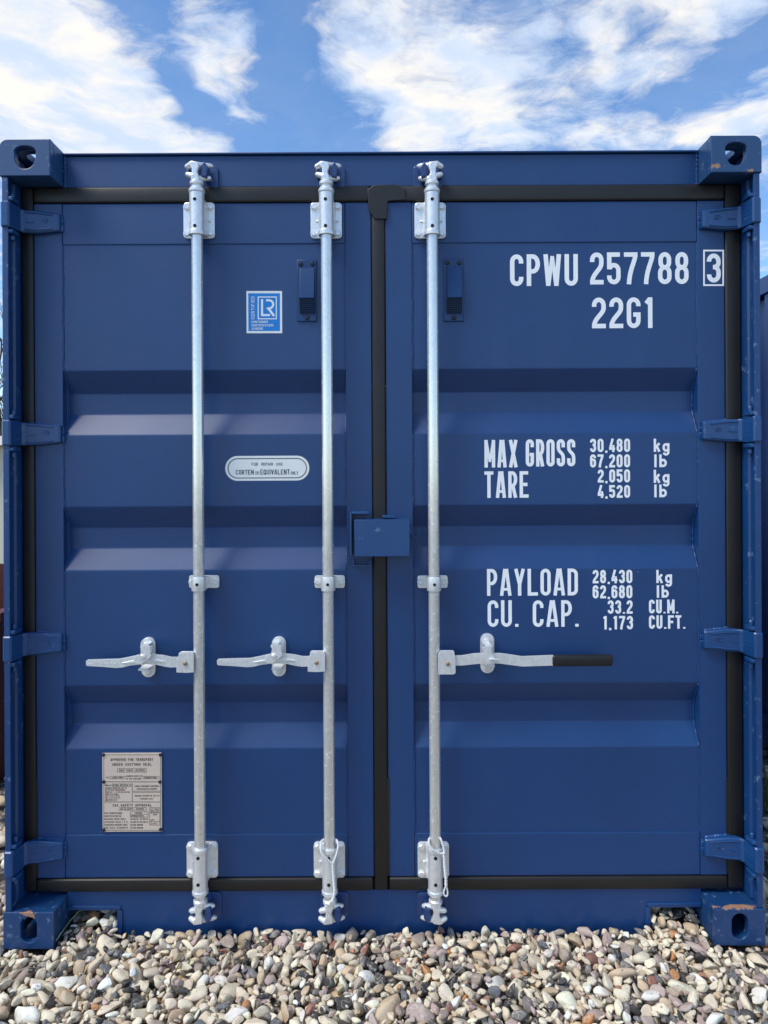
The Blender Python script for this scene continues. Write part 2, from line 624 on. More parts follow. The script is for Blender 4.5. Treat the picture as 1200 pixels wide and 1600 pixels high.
        ln((a, d), (W * .96, d))
        ln((a, H / 2), (W * .88, H / 2))
        ln((a, c), (W, c))
    elif ch == 'F':
        ln((a, 0), (a, H))
        ln((a, d), (W, d))
        ln((a, H / 2), (W * .88, H / 2))
    elif ch == 'L':
        ln((a, 0), (a, H))
        ln((a, c), (W, c))
    elif ch == 'T':
        ln((0, d), (W, d))
        ln((m, 0), (m, H))
    elif ch == 'Z':
        ln((0, d), (W, d))
        ln((b, d), (a, c))
        ln((0, c), (W, c))
    elif ch in 'Il':
        ln((m, 0), (m, H))
    elif ch == 'k':
        ln((a, 0), (a, H))
        ln((a, H * .26), (b, H * .66))
        ln((W * .45, H * .42), (b, 0))
    elif ch == 'b':
        x = H * .66
        q = min(ry, (x - t) / 2)
        ln((a, 0), (a, H))
        S.append((arc(m, x - t / 2 - q, r, q, 180, 0, n) + arc(m, c + q, r, q, 0, -180, n), True))
    elif ch == 'g':
        x = H * .66
        q = min(ry, (x - t) / 2)
        S.append((arc(m, x - t / 2 - q, r, q, 180, 0, n) + arc(m, c + q, r, q, 0, -180, n), True))
        S.append(([(b, x)] + arc(m, -H * .20 + q * .8, r, q * .8, 0, -170, n), False))
    elif ch == '.':
        ln((m, 0), (m, t * 1.05))
    elif ch == ',':
        ln((m + t * .15, t * 1.0), (m - t * .2, -t * .5))
    elif ch == '-':
        ln((a, H * .45), (b, H * .45))
    elif ch == ':':
        ln((m, t * .2), (m, t * 1.3))
        ln((m, H * .6), (m, H * .6 + t))
    elif ch == "'":
        ln((m, H * .72), (m, H))
    elif ch == '/':
        ln((a, 0), (b, H))
    return S


def ribbon(bm, pts, closed, t, org, ux, uz, yoff, mat=0):
    P = [Vector((p[0], p[1])) for p in pts]
    Q = [P[0]]
    for p in P[1:]:
        if (p - Q[-1]).length > 1e-6:
            Q.append(p)
    if closed and (Q[0] - Q[-1]).length < 1e-6:
        Q.pop()
    N = len(Q)
    if N < 2:
        return
    L, Rr = [], []
    for i in range(N):
        if closed:
            d0, d1 = (Q[i] - Q[i - 1]).normalized(), (Q[(i + 1) % N] - Q[i]).normalized()
        else:
            d0 = (Q[i] - Q[i - 1]).normalized() if i > 0 else (Q[1] - Q[0]).normalized()
            d1 = (Q[i + 1] - Q[i]).normalized() if i < N - 1 else d0
        b_ = (d0 + d1)
        if b_.length < 1e-5:
            b_ = d0.copy()
        b_.normalize()
        nrm = Vector((-b_.y, b_.x))
        k = max(0.5, b_.dot(d1))
        off = nrm * (t / 2 / k)
        L.append(Q[i] + off)
        Rr.append(Q[i] - off)

    def mk(p):
        return bm.verts.new(org + ux * p.x + uz * p.y + Vector((0, yoff, 0)))
    lv, rv = [mk(p) for p in L], [mk(p) for p in Rr]
    for i in range(N if closed else N - 1):
        j = (i + 1) % N
        f = bm.faces.new((lv[i], rv[i], rv[j], lv[j]))
        f.material_index = mat


def text_width(s, W, gap):
    return sum(WIDTH.get(ch, 1.0) * W + gap for ch in s) - gap


def text_into(bm, s, x0, z0, x1, H, t, y, mat=0, gapf=0.25, n=8, vertical=False, width=None):
    """writes s from x0 to x1 (baseline z0), H high; vertical: runs upwards from (x0, z0)"""
    span = x1 - x0
    units = sum(WIDTH.get(ch, 1.0) for ch in s) + gapf * (len(s) - 1)
    W = span / units
    gap = gapf * W
    ux, uz = Vector((1, 0, 0)), Vector((0, 0, 1))
    if vertical:
        ux, uz = Vector((0, 0, 1)), Vector((-1, 0, 0))
    pos = 0.0
    lay = 0
    for ch in s:
        w_ = WIDTH.get(ch, 1.0) * W
        org = Vector((x0, 0, z0)) + ux * pos
        for st in glyph(ch, w_, H, min(t, w_ * .6), n):
            pts, cl = st[0], st[1]
            ribbon(bm, pts, cl, min(t, w_ * 0.9) * (st[2] if len(st) > 2 else 1.0), org, ux, uz, y - 0.00012 * (lay % 5), mat)
            lay += 1
        pos += w_ + gap


def face_camera(bm):
    for f in bm.faces:
        f.normal_update()
        if f.normal.y > 0:
            f.normal_flip()


def build_print(name, bm, mats, parent):
    face_camera(bm)
    me = bpy.data.meshes.new(name)
    bm.to_mesh(me)
    bm.free()
    return finish(name, me, mats, parent, None)


def print_px(name, items, Y, parent, mats, n=8, mat=0):
    """items: (string, left px, top px, right px, bottom px, pen px)"""
    for s, l, tp, rr, bt, pen in items:
        bm = bmesh.new()
        x0, z0 = PT(l, bt, Y)
        x1, _ = PT(rr, bt, Y)
        _, z1 = PT(l, tp, Y)
        text_into(bm, s, x0, z0, x1, z1 - z0, pen * (CAM_D + Y) / F_PX, Y, mat, n=n)
        build_print(name, bm, mats, parent)


# ------------------------------------------------------------------ the container
YF = 0.095          # front of door frames
YP = 0.099          # front of door panels
YH = 0.098          # front of header and sill
HW = 1.219          # half width
ZT = 2.591
LEN = 6.058

cont = bpy.data.objects.new('shipping_container', None)
COL.objects.link(cont)
tag(cont, 'blue shipping container with closed double doors, white lettering and three galvanised lock rods', 'shipping container')

M_CAST = paint('blue_casting_paint', (0.013, 0.060, 0.165), rough=0.40, wear=0.6)
M_CAST_TR = paint('blue_casting_scraped', (0.013, 0.060, 0.165), rough=0.40, wear=0.6,
                  rust=[((-0.062, 0.0, 0.022), (0.026, 0.03, 0.024), 0.04), ((0.045, 0.0, 0.004), (0.028, 0.03, 0.010), 0.02)])
M_CAST_BR = paint('blue_casting_rusty_edge', (0.006, 0.046, 0.150), rough=0.36, wear=0.7,
                  rust=[((0.0, 0.012, 0.118), (0.10, 0.018, 0.009), 0.18), ((0.0, 0.12, 0.118), (0.07, 0.03, 0.010), 0.05)])
M_CAST_BL = paint('blue_casting_worn_edge', (0.006, 0.046, 0.150), rough=0.36, wear=0.7,
                  rust=[((-0.004, 0.0, 0.116), (0.05, 0.020, 0.012), 0.12), ((0.012, 0.0, 0.105), (0.014, 0.02, 0.016), 0.2)])


def casting(sx, top, mat):
    """hollow corner casting; local x runs outward from its centre, origin at bottom of its front face"""
    w_, h_, d_ = 0.162, 0.118, 0.178
    outer = []
    rr = 0.026 if top else 0.006
    xo, xi = sx * w_ / 2, -sx * w_ / 2
    # front outline with a rounded outer upper corner
    pts = [(xi, 0.0), (xi, h_)]
    ca = []
    for i in range(7):
        a = R(90 - 90 * i / 6)
        ca.append((xo - sx * rr + sx * rr * math.cos(a), h_ - rr + rr * math.sin(a)))
    pts += ca + [(xo, 0.0)]
    hole = []
    cx = sx * -0.001
    if top:
        # shield shaped opening: wide shoulders, narrow foot
        raw = [(-0.034, 0.018), (-0.026, 0.027), (-0.010, 0.032), (0.010, 0.032), (0.026, 0.027), (0.034, 0.018), (0.034, -0.004),
               (0.028, -0.024), (0.018, -0.036), (0.006, -0.041), (-0.008, -0.041), (-0.020, -0.036), (-0.029, -0.022), (-0.034, -0.004)]
        hole = [(cx + x, 0.064 + z) for x, z in raw]
    else:
        hole = rrect(cx, 0.062, 0.052, 0.082, 0.0255, 6)
    bm = holed(pts, [hole], 0.0, 0.026, 0.0025)
    # walls behind the front plate
    t = 0.022
    lo, hi = sorted((xo, xi))
    side = holed([(0.026, 0.0), (d_, 0.0), (d_, h_ - 0.004), (0.026, h_ - 0.004)], [rrect(0.098, 0.06, 0.075, 0.048, 0.023, 5)], 0, t, 0.001, axis='X')
    bmesh.ops.translate(side, vec=(xo - t if sx > 0 else xo, 0, 0), verts=side.verts)
    merge(bm, side)
    merge(bm, box(min(xi, xi + sx * t), max(xi, xi + sx * t), 0.026, d_, 0.0, h_ - 0.0015))
    a0, a1 = lo + t + 0.0005, hi - t - 0.0005
    ov = rrect(0.0, 0.100, 0.060, 0.098, 0.028, 5)
    plate = [(a0, 0.026), (a1, 0.026), (a1, d_ - 0.02), (a0, d_ - 0.02)]
    tp = holed(plate, [ov] if top else [], 0, 0.024, 0.0008, axis='Z')
    bmesh.ops.translate(tp, vec=(0, 0, h_ - 0.0265), verts=tp.verts)
    merge(bm, tp)
    merge(bm, box(a0, a1, 0.026, d_ - 0.02, 0.001, 0.018))
    merge(bm, box(a0, a1, d_ - 0.018, d_, 0.001, h_ - 0.003))
    o = build('corner_casting', bm, mat, cont)
    o.location = (sx * (HW - w_ / 2), 0.0, ZT - h_ if top else 0.0)
    return o


casting(-1, True, M_CAST)
casting(1, True, M_CAST_TR)
casting(-1, False, M_CAST_BL)
casting(1, False, M_CAST_BR)
# rear castings (far end of the box)
for sx in (-1, 1):
    for top in (True, False):
        c = casting(sx, top, M_CAST)
        c.location.y = LEN
        c.scale.y = -1

# corner posts
for sx in (-1, 1):
    prof = [(1.214, 0.004), (1.194, 0.004), (1.194, 0.014), (1.206, 0.020), (1.206, 0.054), (1.199, 0.058), (1.199, 0.125),
            (1.06, 0.125), (1.06, 0.175), (1.214, 0.175)]
    bm = prism([(sx * x, y) for x, y in prof], 0.1185, ZT - 0.1185, 0.0025, axis='Z')
    build('corner_post', bm, M_POST, cont)
    # hinge pin lugs welded inside the post above and below each hinge
for sx in (-1, 1):
    bm = prism([(sx * 1.206, LEN - 0.13), (sx * 1.07, LEN - 0.13), (sx * 1.07, LEN - 0.006), (sx * 1.206, LEN - 0.006)], 0.1185, ZT - 0.1185, 0.003, axis='Z')
    build('corner_post', bm, M_POST, cont)

# header (with a thin top lip) and sill
hx = 1.0565
bm = join(box(-hx, hx, YH, 0.165, 2.474, 2.579, 0.003),
          box(-hx, hx, YH - 0.010, 0.19, 2.5795, 2.586, 0.002))
build('header', bm, M_BLUE, cont)
for sx in (-1, 1):   # weld line between casting and header
    pts = [(sx * (hx - 0.004), YH - 0.002 + 0.0008 * math.sin(i * 2.1), 2.474 + 0.11 * i / 24) for i in range(25)]
    build('weld_bead', tube(pts, [0.0042 + 0.0012 * math.sin(i * 1.9 + sx) for i in range(25)], 6), M_BLUE, cont)

# sill with the two corner notches
nL0, nL1 = -1.0565, PT(190, 1430, YH)[0]
nR0, nR1 = PT(1010, 1430, YH)[0], 1.0565
zN = PT(150, 1421, YH)[1]
sill_pts = [(nL0, zN), (nL1, zN), (nL1, -0.03), (nR0, -0.03), (nR0, zN), (nR1, zN), (nR1, 0.128), (nL0, 0.128)]
bm = prism(sill_pts, YH, YH + 0.012, 0.001)
merge(bm, box(nL1, nR0, YH + 0.0125, 0.24, 0.10, 0.127))
build('sill', bm, M_BLUE, cont)
for x0, x1 in ((nL0, nL1), (nR0, nR1)):
    bm = join(box(x0 + 0.001, x1 - 0.001, YH - 0.006, 0.26, zN - 0.0005, zN + 0.014, 0.003))
    if x0 < 0:
        merge(bm, box(x1 - 0.013, x1 + 0.004, YH - 0.006, 0.26, -0.03, zN - 0.001, 0.003))
    else:
        merge(bm, box(x0 - 0.004, x0 + 0.013, YH - 0.006, 0.26, -0.03, zN - 0.001, 0.003))
    build('notch_lip', bm, M_BLUE, cont)


def corrugated(x_plane, y0, y1, z0, z1, depth, out, name, mat, parent, pitch=0.278):
    """vertical trapezoid corrugation, plane at x_plane, waves along Y"""
    prof = []
    y = y0
    f, s = 0.072, 0.067
    k = 0
    seq = [(0, f), (1, s), (1, f), (0, s)]
    cur = 0.0
    prof.append((x_plane, y0))
    while y < y1 - 1e-4:
        lvl, step = seq[k % 4]
        if k % 4 == 0:
            y += f
            prof.append((x_plane, min(y, y1)))
        elif k % 4 == 1:
            y += s
            prof.append((x_plane - out * depth, min(y, y1)))
        elif k % 4 == 2:
            y += f
            prof.append((x_plane - out * depth, min(y, y1)))
        else:
            y += s
            prof.append((x_plane, min(y, y1)))
        k += 1
    bm = bmesh.new()
    a = [bm.verts.new((p[0], p[1], z0)) for p in prof]
    b = [bm.verts.new((p[0], p[1], z1)) for p in prof]
    for i in range(len(prof) - 1):
        bm.faces.new((a[i], a[i + 1], b[i + 1], b[i]))
    return build(name, bm, mat, parent, sharp=20)


for sx in (-1, 1):
    corrugated(sx * 1.206, 0.175, LEN - 0.13, 0.16, ZT - 0.06, 0.036, sx, 'side_wall', M_BLUE, cont)
    build('side_rail', box(sx * 1.212 - 0.03 if sx > 0 else -1.212, sx * 1.212 if sx > 0 else -1.182, 0.179, LEN - 0.179, ZT - 0.066, ZT - 0.008, 0.003), M_BLUE, cont)
    build('side_rail', box(sx * 1.212 - 0.05 if sx > 0 else -1.212, sx * 1.212 if sx > 0 else -1.162, 0.179, LEN - 0.179, 0.012, 0.17, 0.003), M_BLUE, cont)
build('roof', box(-1.18, 1.18, 0.19, LEN - 0.14, ZT - 0.03, ZT - 0.016), M_BLUE, cont)
build('rear_wall', box(-1.06, 1.06, LEN - 0.06, LEN - 0.03, 0.12, ZT - 0.03), M_BLUE, cont)
build('floor', box(-1.16, 1.16, 0.27, LEN - 0.14, 0.13, 0.16), M_INSIDE, cont)
for sx in (-1, 1):
    build('door_jamb', box(min(sx * 1.198, sx * 1.0), max(sx * 1.198, sx * 1.0), 0.176, 0.20, 0.13, 2.47), M_INSIDE, cont)

# ---- doors
ZD0, ZD1 = 0.173, 2.420
ZR1, ZR0 = 2.283, 0.317
GROOVES = [(1.8636, 1.6480), (1.4090, 1.1966), (0.8134, 0.6020)]
GD = 0.040


def door_panel(x0, x1):
    z = [ZR1]
    prof = [(YP, ZR1 + 0.004)]
    for zt, zb in GROOVES:
        fl = 0.070
        sl = (zt - zb - fl) / 2
        prof += [(YP, zt), (YP + GD, zt - sl), (YP + GD, zt - sl - fl), (YP, zb)]
    prof += [(YP, ZR0 - 0.004)]
    # soften the press folds
    out = [prof[0]]
    for i in range(1, len(prof) - 1):
        p0, p1, p2 = (Vector(prof[i - 1]), Vector(prof[i]), Vector(prof[i + 1]))
        d0, d1 = (p0 - p1).normalized(), (p2 - p1).normalized()
        q = 0.003
        out += [tuple(p1 + d0 * q), tuple(p1 + (d0 + d1) * q * 0.27), tuple(p1 + d1 * q)]
    out.append(prof[-1])
    bm = bmesh.new()
    nx = 10
    cols = []
    for i in range(nx + 1):
        x = x0 + (x1 - x0) * i / nx
        cols.append([bm.verts.new((x, y, zz)) for y, zz in out])
    for a, b in zip(cols, cols[1:]):
        for k in range(len(out) - 1):
            bm.faces.new((a[k], a[k + 1], b[k + 1], b[k]))
    face_camera(bm)
    return bm


def weld(pts_fn, n, r, seed):
    rnd = random.Random(seed)
    pts = [pts_fn(i / n) for i in range(n + 1)]
    return tube(pts, [r * (0.55 + 0.9 * rnd.random()) for _ in range(n + 1)], 5)


def build_door(x_out0, x_in0, x_in1, x_out1, label, seed):
    """door: panel mesh with its frame members as children; x_out0 < x_in0 < x_in1 < x_out1"""
    me_bm = door_panel(x_in0 - 0.002, x_in1 + 0.002)
    merge(me_bm, box(x_out0 + 0.01, x_out1 - 0.01, 0.150, 0.156, ZD0 + 0.01, ZD1 - 0.01))
    me = bpy.data.meshes.new('door')
    me_bm.to_mesh(me)
    me_bm.free()
    d = finish('door', me, M_BLUE, cont, 5)
    d['label'] = label
    for a, b in ((x_out0, x_in0), (x_in1, x_out1)):
        build('stile', box(a, b, YF, 0.148, ZD0, ZD1, 0.003), M_BLUE, d)
    build('rail', box(x_in0 + 0.0005, x_in1 - 0.0005, YF + 0.0006, 0.147, ZR1, ZD1 - 0.0005, 0.003), M_BLUE, d)
    build('rail', box(x_in0 + 0.0005, x_in1 - 0.0005, YF + 0.0006, 0.147, ZD0 + 0.0005, ZR0, 0.003), M_BLUE, d)
    segs = [ZR1] + [v for g in GROOVES for v in g] + [ZR0]
    for xs, k in ((x_in0, 1), (x_in1, -1)):
        for i in range(0, len(segs), 2):
            za, zb = segs[i], segs[i + 1]
            build('weld_bead', weld(lambda s: (xs + k * 0.001, YP - 0.0006, za + (zb - za) * s), 40, 0.0030, seed + i), M_BLUE, d, 80)
        for zt, zb in GROOVES:
            sl = (zt - zb - 0.070) / 2
            ctrl = [(YP + 0.001, zt - 0.002), (YP + GD - 0.002, zt - sl), (YP + GD - 0.002, zt - sl - 0.070), (YP + 0.001, zb + 0.002)]

            def along(s):
                q = min(int(s * 3), 2)
                f = s * 3 - q
                return (xs + k * 0.002, ctrl[q][0] + (ctrl[q + 1][0] - ctrl[q][0]) * f, ctrl[q][1] + (ctrl[q + 1][1] - ctrl[q][1]) * f)
            build('weld_bead', weld(along, 36, 0.0030, seed + 50), M_BLUE, d, 80)
    return d


XL = (-1.1565, -1.0623, -0.1200, -0.0335)
XR = (0.0140, 0.1021, 1.0534, 1.1435)
door_l = build_door(*XL, 'left door with two lock rods and the stickers', 3)
door_r = build_door(*XR, 'right door with the white lettering', 9)

# ---- gasket
gY0, gY1 = 0.089, 0.150


def strip(x0, x1, z0, z1, name='gasket'):
    bm = box(x0, x1, gY0 - 0.001, gY1, z0, z1, 0.009, 3)
    # a second lip line along the strip
    build(name, bm, M_RUBBER, cont)


strip(-1.196, XL[0] - 0.0005, 0.130, 2.474)
strip(XR[3] + 0.0005, 1.196, 0.130, 2.474)
strip(XL[0], -0.036, ZD1 + 0.0005, 2.4735)
strip(0.016, XR[3], ZD1 + 0.0005, 2.4735)
strip(XL[0], -0.036, 0.1285, ZD0 - 0.0005)
strip(0.016, XR[3], 0.1285, ZD0 - 0.0005)
strip(XL[3] + 0.001, XR[0] - 0.001, 0.1295, 2.4725)
flap = [PT(574, 296, 0.085), PT(584, 289, 0.085), PT(618, 288, 0.085), PT(634, 295, 0.085), PT(634, 312, 0.085), PT(606, 314, 0.085),
        PT(604, 342, 0.085), PT(585, 342, 0.085), PT(576, 328, 0.085)]
build('gasket_flap', prism(flap, 0.0845, 0.094, 0.002), M_RUBBER, cont)
# little lip where the lower gasket has been patched
for ix, x_ in ((55.5, XL[0]), (1134, XR[3]), (605.5, XR[0])):
    z1 = PT(ix, 1215, YF)[1]
    build('gasket_lip', box(x_ - 0.004, x_ + 0.004, YF - 0.004, YF + 0.02, 0.18, z1, 0.0015), M_RUBBER, cont)

# ---- hinges
HZ = [PT(40, y, 0.03)[1] for y in (339, 677, 1011, 1343)]


def hinge_bm(sx):
    # stations along the strap: x, front y, half height
    st = [(1.2165, 0.012, 0.040), (1.2155, 0.001, 0.0405), (1.2100, -0.004, 0.041), (1.1920, -0.004, 0.041), (1.1870, 0.000, 0.0405), (1.1830, 0.030, 0.039),
          (1.1800, 0.056, 0.0375), (1.1720, 0.066, 0.037), (1.150, 0.0695, 0.037), (1.135, 0.071, 0.0365), (1.070, 0.0760, 0.029),
          (1.0640, 0.079, 0.028), (1.0620, 0.0945, 0.0275)]
    bm = bmesh.new()
    rings = []
    c = 0.004
    for x, y, h in st:
        yb = min(y + 0.016, 0.0955) if y < 0.09 else 0.0955
        if x < 1.16:
            yb = 0.0955
        sec = [(y + c, h), (y, h - c), (y, -h + c), (y + c, -h), (yb, -h), (yb, h)]
        rings.append([bm.verts.new((sx * x, yy, zz)) for yy, zz in sec])
    for a, b in zip(rings, rings[1:]):
        for i in range(6):
            bm.faces.new((a[i], a[(i + 1) % 6], b[(i + 1) % 6], b[i]))
    bm.faces.new(rings[0])
    bm.faces.new(rings[-1])
    bmesh.ops.recalc_face_normals(bm, faces=bm.faces)
    # raised edge ribs and forged marks on the blade
    for s in (1, -1):
        merge(bm, tube([(sx * 1.172, 0.066, s * 0.028), (sx * 1.150, 0.0688, s * 0.028), (sx * 1.135, 0.0702, s * 0.0275), (sx * 1.085, 0.0743, s * 0.0218)], 0.0026, 6))
    ring = [(sx * (1.1100 + 0.0105 * math.cos(a)), 0.0725, 0.004 + 0.0065 * math.sin(a)) for a in [2 * math.pi * i / 14 for i in range(14)]]
    merge(bm, tube(ring, 0.0014, 5, closed=True))
    merge(bm, tube([(sx * 1.116, 0.0722, 0.004), (sx * 1.104, 0.0732, 0.005)], 0.0013, 5))
    merge(bm, tube([(sx * 1.168, 0.0668, -0.004), (sx * 1.150, 0.0690, -0.004), (sx * 1.142, 0.0700, -0.001)], 0.0018, 5))
    # two pockets on the bend
    for s in (1, -1):
        for zz in (0.024, 0.007):
            merge(bm, tube([(sx * 1.1868, 0.008, s * zz), (sx * 1.1815, 0.050, s * zz)], 0.0018, 5))
    # end weld on the stile
    merge(bm, weld(lambda q: (sx * 1.0605, 0.0945, -0.026 + 0.052 * q), 14, 0.0045, 5))
    merge(bm, weld(lambda q: (sx * (1.148 - 0.078 * q), 0.0955, 0.0375 - 0.009 * q), 16, 0.004, 6))
    # pin lugs above and below, in the post
    for s in (1, -1):
        merge(bm, box(min(sx * 1.2135, sx * 1.180), max(sx * 1.2135, sx * 1.180), 0.006, 0.052, s * 0.052 - 0.007, s * 0.052 + 0.007, 0.004))
        merge(bm, lathe([(0.0085, 0), (0.0085, 0.012), (0.006, 0.016)], (sx * 1.193, 0.03, s * 0.06 if s > 0 else -0.076), 'Z', 12))
    return bm


for sx, d in ((-1, door_l), (1, door_r)):
    first = None
    for z in HZ:
        if first is None:
            first = build('hinge', hinge_bm(sx), M_HINGE, d, loc=(0, 0, z))
        else:
            h = first.copy()
            COL.objects.link(h)
            h.parent = d
            h.location = (0, 0, z)

# ---- lock rods
RY, RR = 0.046, 0.0182


def bolt_mesh():
    bm = lathe([(0.0105, 0.0), (0.0105, -0.0015), (0.0100, -0.006), (0.0080, -0.0082), (0.0, -0.009)][:4], (0, 0, 0), 'Y', 8)
    merge(bm, lathe([(0.0125, 0.0005), (0.0125, -0.0022)], (0, 0, 0), 'Y', 16))
    bmesh.ops.recalc_face_normals(bm, faces=bm.faces)
    me = bpy.data.meshes.new('bolt')
    bm.to_mesh(me)
    bm.free()
    me.materials.append(M_GALVP)
    me.polygons.foreach_set('use_smooth', [True] * len(me.polygons))
    me.set_sharp_from_angle(angle=R(30))
    return me


BOLT = bolt_mesh()


def put_bolt(x, y, z, parent, s=1.0, ang=0.0):
    o = bpy.data.objects.new('bolt', BOLT)
    COL.objects.link(o)
    o.parent = parent
    o.location = (x, y, z)
    o.rotation_euler = (0, ang, 0)
    o.scale = (s, 1, s)


def bearing(x, zc, up):
    """bearing bracket: door plate with a long sleeve round the rod. up=1 top, -1 bottom"""
    k = up
    bm = prism(rrect(x - 0.004, zc, 0.104, 0.120, 0.012, 4), 0.086, 0.0945, 0.0022)
    # sleeve
    prof = [(0.0192, -0.070), (0.0262, -0.070), (0.0268, -0.066), (0.0262, -0.058), (0.0238, -0.054), (0.0238, 0.066), (0.0262, 0.070), (0.0262, 0.078), (0.0215, 0.084), (0.0190, 0.085)]
    prof = [(r, t * k) for r, t in prof]
    merge(bm, lathe(prof, (x, RY, zc + 0.006 * k), 'Z', 28))
    # saddle webs that carry the sleeve on the plate
    for s in (-1, 1):
        w_ = [(x + s * 0.0225, RY + 0.004), (x + s * 0.0235, 0.070), (x + s * 0.030, 0.0865), (x + s * 0.020, 0.0865), (x + s * 0.014, RY + 0.012)]
        merge(bm, prism(w_, zc - 0.054, zc + 0.056, 0.0015, axis='Z'))
        pts = [(x + s * 0.030, 0.0855, zc), (x + s * 0.036, 0.0835, zc), (x + s * 0.040, 0.0855, zc)]
        merge(bm, lathe([(0.0001, -0.004), (0.004, -0.001), (0.006, 0.004)], (x + s * 0.034, 0.0845, zc - 0.004), 'Y', 10))
    return bm


def cam_bm(x, z, k, side):
    """forged cam at the rod's end: collar, body and four claw arms that grip the keeper. k: +1 top, -1 bottom; side: where the keeper jaw lies"""
    bm = lathe([(0.0185, 0.0), (0.0225, 0.004), (0.0225, 0.012), (0.0195, 0.017), (0.014, 0.022)], (x, RY, 0), 'Z', 24)
    if k < 0:
        bmesh.ops.scale(bm, vec=(1, 1, -1), verts=bm.verts)
    bmesh.ops.translate(bm, vec=(0, 0, z), verts=bm.verts)
    bmesh.ops.recalc_face_normals(bm, faces=bm.faces)
    s = side

    def P(a, b, c):
        return (x + s * a, RY + b, z + k * c)
    # spine with a waist
    spine = [(-0.016, 0.012), (0.014, 0.012), (0.010, 0.030), (0.006, 0.040), (0.012, 0.056), (0.010, 0.072), (-0.014, 0.076), (-0.022, 0.066), (-0.012, 0.052), (-0.012, 0.032)]
    pts = [(x + s * a, z + k * c) for a, c in spine]
    merge(bm, prism(pts, RY - 0.020, RY + 0.018, 0.004))
    # claws
    for a0, a1 in ((P(0.004, -0.004, 0.022), P(0.042, 0.016, 0.033)), (P(0.006, -0.002, 0.066), P(0.046, 0.024, 0.076)),
                   (P(-0.006, -0.010, 0.028), P(-0.034, -0.004, 0.038)), (P(-0.012, -0.010, 0.068), P(-0.036, -0.002, 0.060))):
        d = Vector(a1) - Vector(a0)
        n_ = 6
        pp = [Vector(a0) + d * (i / n_) for i in range(n_ + 1)]
        merge(bm, tube(pp, [0.0115, 0.0105, 0.0098, 0.0092, 0.0088, 0.0082, 0.0050], 20))
    return bm


def keeper_bm(x, z, k, side):
    s = side
    zz = z + k * 0.048
    bm = prism(rrect(x + s * 0.012, zz, 0.094, 0.082, 0.014, 4), YH - 0.007, YH - 0.0005, 0.002)
    # jaw block between the claws, and a small block on the other side
    jaw = [(0.018, 0.028), (0.034, 0.024), (0.040, 0.058), (0.026, 0.078), (0.016, 0.064)]
    merge(bm, prism([(x + s * a, z + k * c) for a, c in jaw], RY - 0.012, YH - 0.007, 0.004))
    jaw2 = [(-0.034, 0.040), (-0.022, 0.040), (-0.022, 0.058), (-0.034, 0.058)]
    merge(bm, prism([(x + s * a, z + k * c) for a, c in jaw2], RY + 0.004, YH - 0.007, 0.003))
    return bm


def handle_outline(pts_px, Y):
    return [PT(a, b, Y) for a, b in pts_px]


